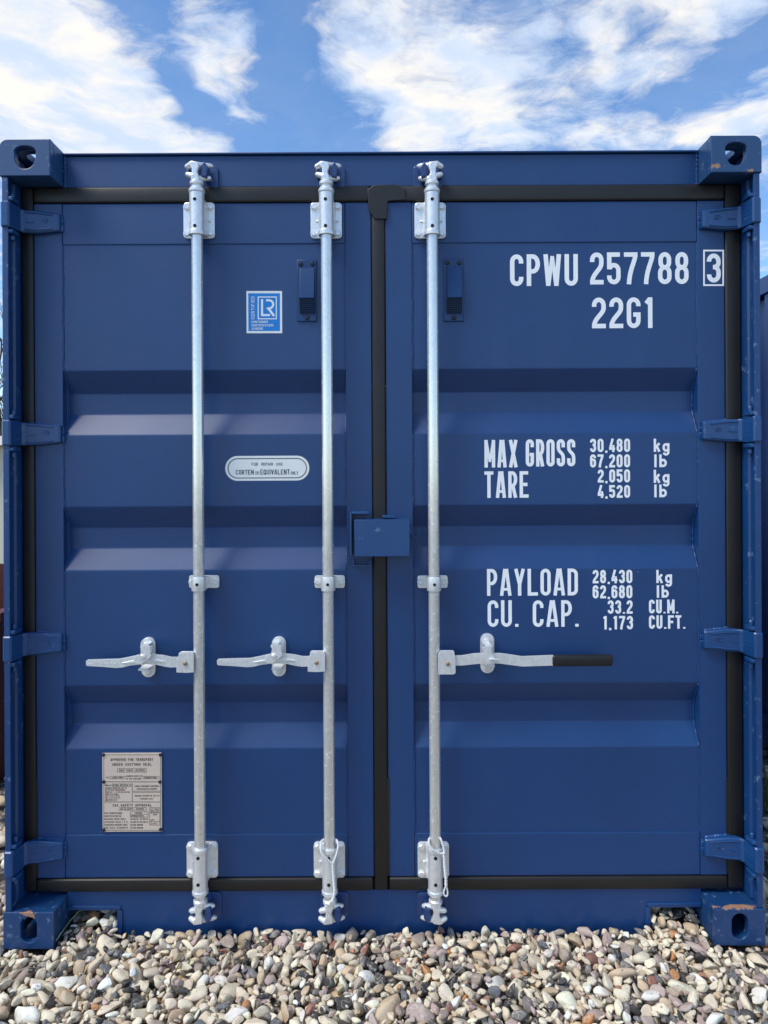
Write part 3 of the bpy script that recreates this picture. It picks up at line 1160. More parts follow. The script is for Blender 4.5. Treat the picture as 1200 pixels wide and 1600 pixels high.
def lock_rod(ix, handle):
    x, _ = PT(ix, 745, RY)
    zt = PT(ix, 345, 0.09)[1]
    zb = PT(ix, 1343, 0.09)[1]
    z_cam_t = PT(ix, 291, RY)[1]
    z_cam_b = PT(ix, 1404, RY)[1]
    rod = build('lock_rod', lathe([(RR, z_cam_b - 0.005), (RR, z_cam_t + 0.005)], (x, RY, 0), 'Z', 32), M_GALV, cont)
    side = -1 if handle == 'right' else 1
    for zc, k in ((zt, 1), (zb, -1)):
        build('bearing_bracket', bearing(x, zc, k), M_GALVP, rod)
        for dz in (0.046, -0.040):
            build('bracket_hole', lathe([(0.0056, 0.004), (0.0056, -0.0012)], (x - 0.001, RY - 0.0234, zc + dz * k), 'Y', 14), M_HOLE, rod)
        for sx in (-1, 1):
            for sz in (-1, 1):
                put_bolt(x - 0.004 + sx * 0.040, 0.0862, zc + sz * 0.044, rod, 1.0, random.random())
    build('cam', cam_bm(x, z_cam_t, 1, side), M_GALVP, rod)
    build('cam', cam_bm(x, z_cam_b, -1, side), M_GALVP, rod)
    build('cam_keeper', keeper_bm(x, z_cam_t, 1, side), M_KEEPER, cont)
    build('cam_keeper', keeper_bm(x, z_cam_b, -1, side), M_KEEPER, cont)
    # guide clamp half way down
    zc = PT(ix, 911, 0.06)[1]
    cx = x + (PT(318 if ix < 400 else (514 if ix < 600 else 675), 911, 0.09)[0] - PT(ix, 911, 0.09)[0]) * 0.35
    bm = prism(rrect(cx, zc, 0.100, 0.042, 0.007, 4), 0.0885, 0.0945, 0.0015)
    merge(bm, lathe([(0.0190, -0.0225), (0.0225, -0.0225), (0.0232, -0.019), (0.0232, 0.019), (0.0225, 0.0225), (0.0190, 0.0225)], (x, RY, zc), 'Z', 24))
    for s in (-1, 1):
        merge(bm, prism([(x + s * 0.0215, RY), (x + s * 0.0225, 0.088), (x + s * 0.014, 0.088), (x + s * 0.014, RY)], zc - 0.020, zc + 0.020, 0.001, axis='Z'))
    build('guide_clamp', bm, M_GALVP, rod)
    build('clamp_hole', lathe([(0.005, 0.003), (0.005, -0.0012)], (x, RY - 0.0230, zc), 'Y', 14), M_HOLE, rod)
    for s in (-1, 1):
        put_bolt(cx + s * 0.040, 0.0887, zc, rod, 0.92, random.random())
    # handle
    HY = 0.030
    if handle == 'right':
        hub = [PT(a, b, HY) for a, b in ((684, 1022), (687, 1017), (708, 1017), (711, 1024), (711.5, 1050), (708, 1052.5), (684, 1052.5))]
        bar = [(704, 1024.5), (722, 1024), (740, 1021), (758, 1020), (782, 1020.5), (800, 1023), (816, 1025.5), (864, 1023.5),
               (864, 1039.5), (816, 1041), (800, 1039), (782, 1036.5), (758, 1036), (740, 1037.5), (722, 1039.5), (704, 1039.5)]
        bm = prism(handle_outline(bar, HY), HY - 0.005, HY + 0.005, 0.0008)
        build('handle', bm, M_GALVP, rod)
        x0, z0 = PT(862, 1023, HY)
        x1, z1 = PT(957, 1040.5, HY)
        bm = box(x0, x1, HY - 0.0095, HY + 0.0095, z1, z0, 0.0085, 4)
        build('handle_grip', bm, M_GRIP, rod)
        ccx, cz0, cz1 = 761.5, 990, 1052
        tong = [(753, 1012), (766, 1008), (769, 1022), (773, 1028), (773, 1035), (762, 1037), (757, 1033), (757, 1022)]
    else:
        dx_ = 0 if ix < 400 else 204.3
        dy_ = 0.6 if ix < 400 else -0.6
        s_ = lambda q: [(125 + a / 6 + dx_, 980 + b / 6 + dy_) for a, b in q]
        hub = [PT(a, b, HY) for a, b in s_([(1075, 250), (1052, 228), (945, 228), (915, 292), (912, 412), (1000, 416), (1075, 412)])]
        bar = s_([(930, 275), (860, 275), (780, 258), (700, 250), (600, 246), (540, 256), (460, 275), (370, 292), (200, 296), (72, 300), (60, 312), (62, 350), (75, 358),
                  (220, 366), (340, 376), (400, 372), (480, 352), (560, 344), (640, 340), (720, 346), (800, 364), (860, 372), (930, 368)])
        bm = prism(handle_outline(bar, HY), HY - 0.005, HY + 0.005, 0.0008)
        # raised ridge over the twist and knurl marks on the grip end
        rid = [PT(a, b, HY - 0.006) for a, b in s_([(390, 332), (480, 312), (600, 300), (720, 296), (800, 318), (700, 326), (600, 326), (480, 334)])]
        merge(bm, prism(rid, HY - 0.0085, HY - 0.004, 0.0015))
        rnd = random.Random(ix)
        for i in range(9):
            kx, kz = PT(125 + (90 + i * 30) / 6 + dx_, 980 + (326 + rnd.uniform(-12, 12)) / 6 + dy_, HY)
            merge(bm, lathe([(0.0030, -0.0035), (0.0018, -0.0062)], (kx, HY, kz), 'Y', 6))
        build('handle', bm, M_GALVP, rod)
        ccx, cz0, cz1 = 125 + 638 / 6 + dx_, 980 + 92 / 6 + dy_, 980 + 466 / 6 + dy_
        tong = s_([(580, 165), (662, 170), (664, 225), (672, 262), (640, 300), (575, 345), (520, 340), (505, 296), (520, 270), (565, 250), (575, 215)])
    hm = prism(hub, HY - 0.012, HY - 0.007, 0.0012)
    hxs = [p[0] for p in hub]
    hzs = [p[1] for p in hub]
    merge(hm, prism(hub, HY + 0.007, HY + 0.012, 0.0012))
    merge(hm, box(min(hxs) + 0.008, max(hxs) - 0.004, HY - 0.0115, HY + 0.0115, max(hzs) - 0.007, max(hzs) - 0.001, 0.001))
    mx, mz = sum(hxs) / len(hxs), (min(hzs) + max(hzs)) / 2 - 0.002
    build('handle_hub', hm, M_GALVP, rod)
    build('hub_rivet', lathe([(0.0068, 0.0), (0.0068, -0.003), (0.004, -0.0052)], (mx, HY - 0.0118, mz), 'Y', 14), M_RIVET, rod, 60)
    # catch plate on the door, tongue over the handle
    cx0, zt0 = PT(ccx, cz0, 0.088)
    _, zb0 = PT(ccx, cz1, 0.088)
    cm = prism(rrect(cx0, (zt0 + zb0) / 2, 0.046, zt0 - zb0, 0.0225, 6), 0.088, 0.0985, 0.001)
    merge(cm, box(cx0 - 0.017, cx0 + 0.017, 0.040, 0.088, zb0 + 0.034, zb0 + 0.041, 0.0015))
    cmb = prism(rrect(cx0 - 0.002, zt0 - 0.030, 0.040, 0.056, 0.019, 6), 0.078, 0.0875, 0.001)
    merge(cm, cmb)
    build('handle_catch', cm, M_GALVP, rod)
    tY = 0.016
    tm = prism([PT(a, b, tY) for a, b in tong], tY - 0.003, tY + 0.003, 0.001)
    tx = [PT(a, b, tY)[0] for a, b in tong]
    tz = [PT(a, b, tY)[1] for a, b in tong]
    merge(tm, box(sum(tx) / len(tx) - 0.010, sum(tx) / len(tx) + 0.012, tY + 0.0045, 0.078, max(tz) - 0.012, max(tz) - 0.004, 0.0015))
    if handle == 'right':
        merge(tm, box(PT(759, 0, tY)[0], PT(774, 0, tY)[0], tY - 0.010, tY - 0.0032, PT(766, 1031, tY)[1], PT(766, 1028, tY)[1], 0.0015))
    else:
        merge(tm, lathe([(0.0085, 0.0), (0.0085, -0.003), (0.005, -0.006)], (sum(tx) / len(tx) + 0.002, tY - 0.003, sum(tz) / len(tz) - 0.004), 'Y', 8))
    build('catch_tongue', tm, M_GALVP, rod)
    if handle == 'left':
        hx_, hz_ = PT(125 + 590 / 6 + dx_, 980 + 276 / 6 + dy_, tY)
        build('tongue_hole', lathe([(0.0042, 0.003), (0.0042, -0.0066)], (hx_ + 0.001, tY, hz_), 'Y', 10), M_HOLE, rod)
    put_bolt(cx0 - 0.003, 0.078, zt0 - 0.022, rod, 1.0, 0.3)
    put_bolt(cx0, 0.088, zb0 + 0.019, rod, 1.0, 0.8)
    return x, rod


rods = [lock_rod(309.8, 'left'), lock_rod(512.0, 'left'), lock_rod(677.3, 'right')]

# ---- lock box over the centre joint
LBY = 0.020
x0, z1 = PT(553.5, 812, LBY)
x1, z0 = PT(640.5, 869.5, LBY)
bm = box(x0, x1, LBY, LBY + 0.005, z0, z1, 0.002)
for b in (box(x0, x1, LBY + 0.005, 0.0945, z1 - 0.006, z1 - 0.0005, 0.0015), box(x0 + 0.0005, x0 + 0.006, LBY + 0.005, 0.0945, z0 + 0.012, z1 - 0.007, 0.001),
          box(x1 - 0.006, x1 - 0.0005, LBY + 0.005, 0.0945, z0 + 0.002, z1 - 0.007, 0.001)):
    merge(bm, b)
lbox = build('lock_box', bm, M_HINGE, cont)
# bent angle on the left door that the box shuts against
ax0, az1 = PT(546.5, 800.5, 0.045)
ax1, _ = PT(577, 800.5, 0.045)
_, az0 = PT(546.5, 868, 0.045)
bm = join(box(ax0, ax0 + 0.006, 0.045, 0.0945, az0, az1, 0.0012), box(ax0 + 0.0065, ax1, 0.045, 0.0945, az1 - 0.006, az1, 0.0012))
merge(bm, weld(lambda s: (ax0 + 0.005 + (ax1 - ax0 - 0.01) * s, 0.050, az1 + 0.0005), 14, 0.0032, 3))
build('lock_box_angle', bm, M_HINGE, cont)
bx0, bz1 = PT(551, 874, 0.07)
bx1, bz0 = PT(579.5, 885, 0.07)
bm = join(box(bx0, bx1, 0.070, 0.0945, bz0, bz0 + 0.005, 0.001), box(bx0, bx0 + 0.005, 0.070, 0.0945, bz0 + 0.0055, bz1, 0.001),
          box(bx1 - 0.005, bx1, 0.070, 0.0945, bz0 + 0.0055, bz1, 0.001))
build('lock_box_tab', bm, M_HINGE, cont)
tb0, tbz = PT(597, 808, 0.06)
tb1, _ = PT(617, 808, 0.06)
build('lock_box_tab', box(tb0, tb1, 0.05, 0.09, tbz - 0.002, tbz + 0.006, 0.001), M_HINGE, cont)
hc = [PT(a, b, 0.075) for a, b in ((641, 826), (641.5, 832), (643.5, 837), (647, 840), (651, 839.5), (654, 836), (655, 831), (655.2, 827))]
bm = tube([(a, 0.062, b) for a, b in hc], 0.0036, 10)
merge(bm, lathe([(0.006, -0.006), (0.006, 0.004)], (hc[0][0] - 0.004, 0.075, hc[0][1] - 0.004), 'X', 10) if False else box(hc[0][0] - 0.010, hc[0][0] + 0.002, 0.058, 0.0945, hc[0][1] - 0.016, hc[0][1] + 0.002, 0.002))
build('seal_hook', bm, M_HINGE, cont)

# ---- vents
for l, tp, rr_, bt, d in ((463.5, 405.5, 495, 502, door_l), (692.5, 403.5, 724.5, 502, door_r)):
    Yv = YP - 0.006
    x0, z1 = PT(l, tp, Yv)
    x1, z0 = PT(rr_, bt, Yv)
    w_, h_ = x1 - x0, z1 - z0
    v = build('vent', box(x0, x1, YP - 0.006, YP + 0.001, z0, z1, 0.0025), M_VENT, d)
    # sloping hood, deepest at its lower edge
    hx0, hx1 = x0 + w_ * 0.17, x1 - w_ * 0.10
    zt_, zm_, zl_ = z1 - h_ * 0.135, z1 - h_ * 0.65, z1 - h_ * 0.875
    pr = [(YP - 0.006, zt_), (YP - 0.014, zt_ - 0.003), (YP - 0.030, zm_ + 0.004), (YP - 0.031, zm_), (YP - 0.006, zm_)]
    build('vent_hood', prism(pr, hx0, hx1, 0.0015, axis='X'), M_VENT, v)
    bm = prism([(YP - 0.006, zm_), (YP - 0.0275, zm_ - 0.0005), (YP - 0.012, zl_), (YP - 0.006, zl_)], hx0 - 0.001, hx1 + 0.001, 0.0008, axis='X', mat=1)
    n_ = 7
    for i in range(n_ + 1):
        s = i / n_
        yy = YP - 0.0278 + 0.0155 * s
        zz = zm_ + (zl_ - zm_) * s
        merge(bm, tube([(hx0, yy, zz), (hx1, yy, zz)], 0.0009, 4))
    for i in range(8):
        xx = hx0 + (hx1 - hx0) * i / 7
        merge(bm, tube([(xx, YP - 0.0278, zm_ - 0.001), (xx, YP - 0.0125, zl_)], 0.0009, 4))
    build('vent_grille', bm, [M_VENT, M_HOLE], v)
    for sx_, sz_ in ((0.20, 0.072), (0.80, 0.072), (0.52, 0.945)):
        build('screw', lathe([(0.0075, 0.0), (0.0075, -0.003), (0.005, -0.006), (0.0015, -0.0066)], (x0 + w_ * sx_, YP - 0.0058, z1 - h_ * sz_), 'Y', 12), M_DARK, v)

# ---- lettering on the right door
PEN = 7.0
TY = YP - 0.0005
print_px('lettering', [('CPWU', 797, 397.5, 903, 447, PEN), ('257788', 922, 394.5, 1076, 444.5, PEN), ('22G1', 925, 465, 1022, 513, PEN)], TY, door_r, M_WHITE, n=10)
TS = YF - 0.0005
bm = bmesh.new()
xa, za = PT(1104.5, 441.5, TS)
xb, zb_ = PT(1126, 396, TS)
text_into(bm, '3', xa, za, xb, zb_ - za, PEN * 0.00213, TS, n=10)
fr = [PT(a, b, TS) for a, b in ((1100, 391.5), (1130, 391.5), (1130, 445.5), (1100, 445.5))]
ribbon(bm, fr, True, 2.6 * 0.00213, Vector((0, 0, 0)), Vector((1, 0, 0)), Vector((0, 0, 1)), TS)
build_print('lettering', bm, M_WHITE, door_r)
P2, P3 = 5.3, 3.7
print_px('lettering', [('MAX', 757, 687.5, 809, 730.5, P2), ('GROSS', 821.5, 686.5, 899, 729, P2), ('TARE', 757, 736.5, 826, 778, P2)], TY, door_r, M_WHITE, n=10)
print_px('lettering', [('PAYLOAD', 761, 889, 903, 931, P2), ('CU.', 762, 938, 811, 979.5, P2), ('CAP.', 832.5, 938, 905, 979.5, P2)], TY, door_r, M_WHITE, n=10)
print_px('lettering', [('30,480', 922, 685.5, 984.5, 706.5, P3), ('67,200', 922, 710, 984.5, 730.5, P3), ('2,050', 934, 733.5, 984.5, 754, P3), ('4,520', 934, 758, 984.5, 778, P3),
                       ('kg', 1021.5, 685.5, 1046, 706, P3), ('lb', 1021.5, 710, 1042, 730, P3), ('kg', 1021.5, 734, 1046, 754.5, P3), ('lb', 1021.5, 757, 1042, 777, P3)], TY, door_r, M_WHITE)
print_px('lettering', [('28,430', 926, 890.5, 988, 911.5, P3), ('62,680', 926, 914.5, 988, 935, P3), ('33.2', 949.5, 938, 988.5, 959, P3), ('1,173', 942, 962.5, 989, 983.5, P3),
                       ('kg', 1025.5, 890.5, 1050, 911, P3), ('lb', 1025.5, 914.5, 1045, 934, P3), ('CU.M.', 1014, 937, 1060, 958.5, P3), ('CU.FT.', 1014, 961.5, 1071, 982.5, P3)], TY, door_r, M_WHITE)


def quad(bm, pts, y, mat):
    f = bm.faces.new([bm.verts.new((p[0], y, p[1])) for p in pts])
    f.material_index = mat


UX, UZ, O0 = Vector((1, 0, 0)), Vector((0, 0, 1)), Vector((0, 0, 0))

# ---- certificate sticker (white border, blue field, white marks)
Y0 = YP - 0.0004
K0 = (CAM_D + YP) / F_PX


def SQ(a, b):   # place on the enlarged view of the sticker
    return PT(375 + a / 16.0, 445 + b / 16.0, Y0)


bm = bmesh.new()
quad(bm, [SQ(160, 155), SQ(1050, 155), SQ(1055, 1210), SQ(165, 1210)], Y0, 0)
quad(bm, [SQ(205, 212), SQ(998, 212), SQ(1000, 1155), SQ(210, 1155)], Y0 - 0.0002, 1)
pen = K0 / 16
ribbon(bm, [SQ(456, 306), SQ(908, 306), SQ(908, 850), SQ(456, 850)], True, 26 * pen, O0, UX, UZ, Y0 - 0.0004, 0)
ribbon(bm, [SQ(552, 362), SQ(552, 758), SQ(752, 758)], False, 52 * pen, O0, UX, UZ, Y0 - 0.00045, 0)
cR = [SQ(655 + 0, 388), SQ(725, 388)] + [SQ(725 + 105 * math.cos(a), 490 - 102 * math.sin(a)) for a in [R(90 - 18 * i) for i in range(1, 11)]] + [SQ(672, 592)]
ribbon(bm, cR, False, 52 * pen, O0, UX, UZ, Y0 - 0.0005, 0)
ribbon(bm, [SQ(700, 580), SQ(856, 782)], False, 56 * pen, O0, UX, UZ, Y0 - 0.00055, 0)
a_ = SQ(366, 862)
b_ = SQ(366, 290)
text_into(bm, 'CERTIFIED', a_[0], a_[1], a_[0] + (b_[1] - a_[1]), 80 * pen, 11 * pen, Y0 - 0.0006, 0, vertical=True, n=5)
for s, l, tp, rr_, bt in (('CONTAINER', 288, 900, 700, 958), ('CERTIFICATION', 288, 984, 832, 1044), ('SCHEME', 288, 1068, 578, 1128)):
    p0, p1, p2 = SQ(l, bt), SQ(rr_, bt), SQ(l, tp)
    text_into(bm, s, p0[0], p0[1], p1[0], p2[1] - p0[1], 10 * pen, Y0 - 0.0006, 0, n=5)
o = build_print('sticker', bm, [M_LABEL, M_LABELB], door_l)
o['label'] = 'square blue and white certification sticker'


# ---- oval repair sticker
def OV(a, b):
    return PT(340 + a / 7.5, 700 + b / 7.5, Y0)


def stadium(l, tp, rr_, bt):
    p, q = OV(l, tp), OV(rr_, bt)
    r_ = (p[1] - q[1]) / 2
    return rrect((p[0] + q[0]) / 2, (p[1] + q[1]) / 2, q[0] - p[0], p[1] - q[1], r_ * 0.999, 9)


bm = bmesh.new()
quad(bm, stadium(88, 94, 1076, 380), Y0, 0)
ribbon(bm, stadium(122, 126, 1042, 348), True, 10 * K0 / 7.5, O0, UX, UZ, Y0 - 0.0003, 1)
pn = K0 / 7.5
for s, l, tp, rr_, bt, t_ in (('FOR', 398, 172, 474, 208, 7), ('REPAIR', 512, 172, 650, 206, 7), ('USE', 686, 172, 762, 206, 7),
                              ('CORTEN', 214, 256, 424, 312, 12), ('OR', 440, 272, 488, 312, 7), ('EQUIVALENT', 502, 252, 846, 311, 12), ('ONLY', 856, 274, 944, 310, 7)):
    p0, p1, p2 = OV(l, bt), OV(rr_, bt), OV(l, tp)
    text_into(bm, s, p0[0], p0[1], p1[0], p2[1] - p0[1], t_ * 0.7 * pn, Y0 - 0.0003, 1, n=6)
o = build_print('sticker', bm, [M_LABEL, M_INK], door_l)
o['label'] = 'oval white repair sticker'


# ---- data plate
YQ = YP - 0.004
SX, SY = 1200 / 115.0, 1513 / 145.0


def DP(a, b):
    return PT(150 + a / SX, 1165 + b / SY, YQ)


p, q = DP(100, 122), DP(1075, 1402)
bm = box(p[0], q[0], YQ, YP - 0.0005, q[1], p[1], 0.0008)
pn = (CAM_D + YQ) / F_PX / SX
yq = YQ - 0.0003


def pl(*pts, t=8, closed=False):
    ribbon(bm, [DP(*a) for a in pts], closed, t * pn, O0, UX, UZ, yq, 1)


def tx(s, l, tp, rr_, bt, t=9, n=4):
    p0, p1, p2 = DP(l, bt), DP(rr_, bt), DP(l, tp)
    text_into(bm, s, p0[0], p0[1], p1[0], p2[1] - p0[1], t * 0.6 * pn, yq - 0.0002, 1, n=n, gapf=0.42)


pl((128, 150), (1052, 150), (1052, 1380), (128, 1380), t=7, closed=True)
pl((160, 590), (1010, 590), t=10)
pl((132, 918), (1050, 918), t=9)
pl((592, 610), (592, 908), t=8)
pl((605, 742), (1050, 742), t=8)
pl((605, 764), (1050, 764), t=6)
tx('APPROVED FOR TRANSPORT', 236, 206, 932, 250, 12)
tx('UNDER CUSTOMS SEAL', 262, 284, 908, 328, 12)
pl((350, 372), (820, 372), (820, 432), (350, 432), t=6, closed=True)
tx('GB/C 14633 LR/2024', 378, 384, 796, 420, 11)
tx('TYPE', 156, 508, 210, 530, 7)
pl((230, 498), (476, 498), (476, 540), (230, 540), t=6, closed=True)
tx('LW20-GB01', 262, 506, 446, 532, 9)
tx("MANUFACTURER'S NO.", 496, 484, 766, 508, 7)
tx('OF THE CONTAINER', 496, 528, 742, 552, 7)
pl((778, 500), (1028, 500), (1028, 540), (778, 540), t=6, closed=True)
tx('CPWU2577883', 792, 508, 990, 534, 9)
tx('OWNER NO.', 146, 636, 258, 658, 7)
pl((268, 624), (574, 624), (574, 664), (268, 664), t=6, closed=True)
tx('CPWU 257788 3', 280, 632, 560, 658, 9)
for s, rr_, y in (('CONTAINER FINANCE NO. 2577 LTD', 498, 680), ('NO. 883 WEST LONG BUILDING', 468, 712), ('ROAD NO. 11, 14 DE HAI BEI WAI', 552, 746), ('OTHER SIDE GROUP', 364, 780),
                  ('TEL: 44 11 21 30 25', 384, 808), ('FAX: 44 11 21 30 26', 384, 840), ('WWW.CPWU.CO.UK', 340, 874)):
    tx(s, 150, y, rr_, y + 22, 7)
tx('TIMBER COMPONENT TREATMENT', 628, 648, 1030, 672, 8)
tx('IM/TAILEUCO/30 APPROVED', 668, 694, 990, 718, 8)
tx('CONTAINER TREATMENT NO. 2577 LTD', 628, 806, 1032, 828, 7)
tx('SHANGHAI 2024', 724, 854, 930, 876, 7)
tx('CSC SAFETY APPROVAL', 274, 952, 908, 994, 12)
pl((374, 1010), (820, 1010), (820, 1052), (374, 1052), t=6, closed=True)
tx('GB-LR 24013 - 10/2024', 400, 1018, 780, 1044, 9)
for i, s in enumerate(('DATE MANUFACTURED', 'IDENTIFICATION NO.', 'MAXIMUM GROSS MASS', 'STACKING MASS 1.8 G', 'TRANSVERSE RACKING FORCE', 'END WALL STRENGTH')):
    y = 1088 + i * 48
    tx(s, 140, y, (424, 420, 480, 512, 512, 518)[i], y + 24, 8)
pl((558, 1078), (850, 1078), (850, 1166), (558, 1166), t=6, closed=True)
tx('10/2024', 640, 1086, 748, 1110, 9)
pl((558, 1120), (850, 1120), t=5)
tx('CPWU2577883', 574, 1132, 776, 1158, 9)
for i, s in enumerate(('30,480 KG  67,200 LB', '213,360 KG 470,380 LB', '150,000 NEWTON', '152,000 NEWTON')):
    y = 1184 + i * 48
    tx(s, 560, y, 848 if i < 2 else 764, y + 24, 9)
pl((874, 1010), (1040, 1010), (1040, 1296), (874, 1296), t=6, closed=True)
for s, l, rr_, y in (('1ST EXAM', 888, 1020, 1024), ('MAINT. DATE', 888, 1022, 1054), ('AND NEXT DATE', 888, 1026, 1082), ('2029', 930, 996, 1112), ('ACEP', 888, 950, 1200), ('GB LR 0117', 888, 1034, 1230), ('A-2024', 888, 1000, 1262)):
    tx(s, l, y, rr_, y + 20, 7)
me = bpy.data.meshes.new('data_plate')
bmesh.ops.recalc_face_normals(bm, faces=[f for f in bm.faces if f.material_index == 0])
for f in bm.faces:
    if f.material_index == 1:
        f.normal_update()
        if f.normal.y > 0:
            f.normal_flip()
bm.to_mesh(me)
bm.free()
plate = finish('data_plate', me, [M_PLATE, M_PLATEINK], door_l, None)
plate['label'] = 'brown metal data plate with small dark print'
p, q = DP(84, 104), DP(1092, 1412)
build('plate_backing', box(p[0], q[0], YP - 0.0022, YP + 0.0005, q[1], p[1], 0.0008), M_BLUE, door_l)
for a, b in ((122, 150), (1050, 150), (128, 590), (1042, 590), (128, 1374), (1052, 1364)):
    x_, z_ = DP(a, b)
    build('rivet', lathe([(0.0058, 0.0), (0.0056, -0.0020), (0.0040, -0.0042), (0.0012, -0.0050)], (x_, YQ, z_), 'Y', 12), M_DARK, door_l)


# ------------------------------------------------------------------ cords
def twisted(path, r, turns):
    """two strand cord along a smooth path"""
    P = [Vector(p) for p in path]
    # Catmull-Rom resample
    pts = []
    for i in range(len(P) - 1):
        p0, p1, p2, p3 = P[max(i - 1, 0)], P[i], P[i + 1], P[min(i + 2, len(P) - 1)]
        for k in range(10):
            s = k / 10
            pts.append(0.5 * ((2 * p1) + (p2 - p0) * s + (2 * p0 - 5 * p1 + 4 * p2 - p3) * s * s + (3 * p1 - p0 - 3 * p2 + p3) * s**3))
    pts.append(P[-1])
    bm = bmesh.new()
    N = len(pts)
    for ph in (0, math.pi):
        q = []
        for i, p in enumerate(pts):
            d = (pts[min(i + 1, N - 1)] - pts[max(i - 1, 0)]).normalized()
            s = d.cross(Vector((0, 1, 0.01))).normalized()
            u = s.cross(d)
            a = ph + 2 * math.pi * turns * i / N
            q.append(p + (s * math.cos(a) + u * math.sin(a)) * r * 0.62)
        merge(bm, tube(q, r * 0.72, 6))
    return bm


def cord_path(px_pts):
    return [(PT(a, b, y)[0], y, PT(a, b, y)[1]) for a, b, y in px_pts]


# cord on the middle rod: a wide noose round the bracket neck, tails twisted down to the cam
c1 = [(502, 1316, 0.030), (501, 1328, 0.014), (505, 1336, 0.010), (512, 1343, 0.010), (519, 1349, 0.011), (522, 1345, 0.010), (526, 1334, 0.014), (528.5, 1322, 0.020), (526, 1313, 0.034), (520, 1311, 0.072), (508, 1311, 0.074), (503, 1314, 0.05), (502, 1316, 0.030)]
c2 = [(521, 1346, 0.009), (520.5, 1356, 0.012), (521.5, 1368, 0.014), (522, 1380, 0.014), (523, 1392, 0.013), (521, 1403, 0.012), (518, 1410, 0.012), (515, 1413, 0.013), (517, 1408, 0.011)]
bm = join(twisted(cord_path(c1), 0.0030, 18), twisted(cord_path(c2), 0.0042, 9))
tag(build('cord', bm, M_CORD, None, 80), 'white twisted cord looped like a noose round the foot of the middle lock rod', 'cord')
c1 = [(670, 1312, 0.034), (669.5, 1318, 0.016), (674, 1325, 0.009), (682, 1331, 0.009), (690, 1334, 0.012), (694, 1330, 0.016), (692, 1320, 0.020), (688, 1310, 0.030), (684, 1307, 0.070), (674, 1307, 0.072), (670, 1312, 0.034)]
c2 = [(693, 1332, 0.012), (694.5, 1342, 0.012), (695, 1352, 0.013), (696, 1362, 0.013), (697, 1374, 0.013), (697, 1384, 0.013)]
c3 = [(697, 1384, 0.013), (694.5, 1390, 0.013), (693.5, 1396, 0.013), (696, 1400, 0.013), (699, 1399, 0.013), (699.5, 1393, 0.013), (697.5, 1384, 0.014)]
bm = join(twisted(cord_path(c1), 0.0030, 16), twisted(cord_path(c2), 0.0042, 6), twisted(cord_path(c3), 0.0024, 5))
tag(build('cord', bm, M_CORD, None, 80), 'white twisted cord with a small end loop at the foot of the right lock rod', 'cord')

# ------------------------------------------------------------------ ground and gravel


def stone_nodes(t, base):
    """stone colour out of one base colour: mottling, veins, pale rind, dark blotches"""
    v = t.n('ShaderNodeNewGeometry').outputs['Position']
    n1 = noise(t, v, 42, 5, 0.62)
    n2 = noise(t, v, 210, 4, 0.65)
    n3 = noise(t, v, 19, 3, 0.6)
    k = t.m('ADD', 0.55, t.m('ADD', t.m('MULTIPLY', n1, 0.50), t.m('MULTIPLY', n2, 0.42)))
    kk = t.n('ShaderNodeCombineColor', {0: k, 1: k, 2: k}).outputs[0]
    c = t.mix(1.0, base, kk, 'MULTIPLY')
    c = t.mix(t.m('MULTIPLY', t.smooth(n3, 0.56, 0.70), 0.45), c, (0.50, 0.44, 0.33, 1))
    vein = t.m('LESS_THAN', t.m('ABSOLUTE', t.m('SUBTRACT', noise(t, v, 30, 2, 0.5), 0.5)), 0.012)
    c = t.mix(t.m('MULTIPLY', vein, 0.45), c, (0.62, 0.58, 0.50, 1))
    blot = t.smooth(noise(t, v, 55, 3, 0.6), 0.63, 0.67)
    c = t.mix(t.m('MULTIPLY', blot, 0.55), c, (0.075, 0.070, 0.065, 1))
    return c, n1, n2


def stone_material(name, source):
    m_, t, bs = new_mat(name)
    if source == 'attr':
        base = t.n('ShaderNodeAttribute', attribute_name='stone').outputs['Color']
    else:
        base = t.n('ShaderNodeObjectInfo').outputs['Color']
    c, n1, n2 = stone_nodes(t, base)
    t.link(c, bs.inputs['Base Color'])
    bs.inputs['Roughness'].default_value = 0.72
    bs.inputs['Specular IOR Level'].default_value = 0.35
    bump(t, bs, t.m('ADD', n1, t.m('MULTIPLY', n2, 0.6)), 0.45, 0.003)
    return m_


M_STONE = stone_material('pebble_stone', 'obj')
M_GRAVEL = stone_material('gravel_stone', 'attr')

PALETTE = [((0.73, 0.62, 0.45), 32), ((0.82, 0.72, 0.53), 26), ((0.58, 0.44, 0.28), 14), ((0.40, 0.32, 0.25), 9), ((0.21, 0.185, 0.165), 7),
           ((0.065, 0.06, 0.056), 10), ((0.50, 0.38, 0.33), 10), ((0.52, 0.24, 0.10), 2.0), ((0.34, 0.16, 0.11), 2.0), ((0.16, 0.16, 0.165), 4), ((0.86, 0.81, 0.70), 8)]
PW = np.array([p[1] for p in PALETTE], float)
PW /= PW.sum()


def stone_colour():
    c = np.array(PALETTE[RNG.choice(len(PALETTE), p=PW)][0])
    return np.clip(c * RNG.uniform(0.84, 1.14) * RNG.uniform(0.98, 1.02, 3), 0.02, 0.86)


def ico(level):
    bm = bmesh.new()
    bmesh.ops.create_icosphere(bm, subdivisions=level, radius=1.0)
    v = np.array([x.co[:] for x in bm.verts])
    f = np.array([[q.index for q in x.verts] for x in bm.faces])
    bm.free()
    return v, f


ICO3, F3 = ico(3)
ICO2, F2 = ico(2)


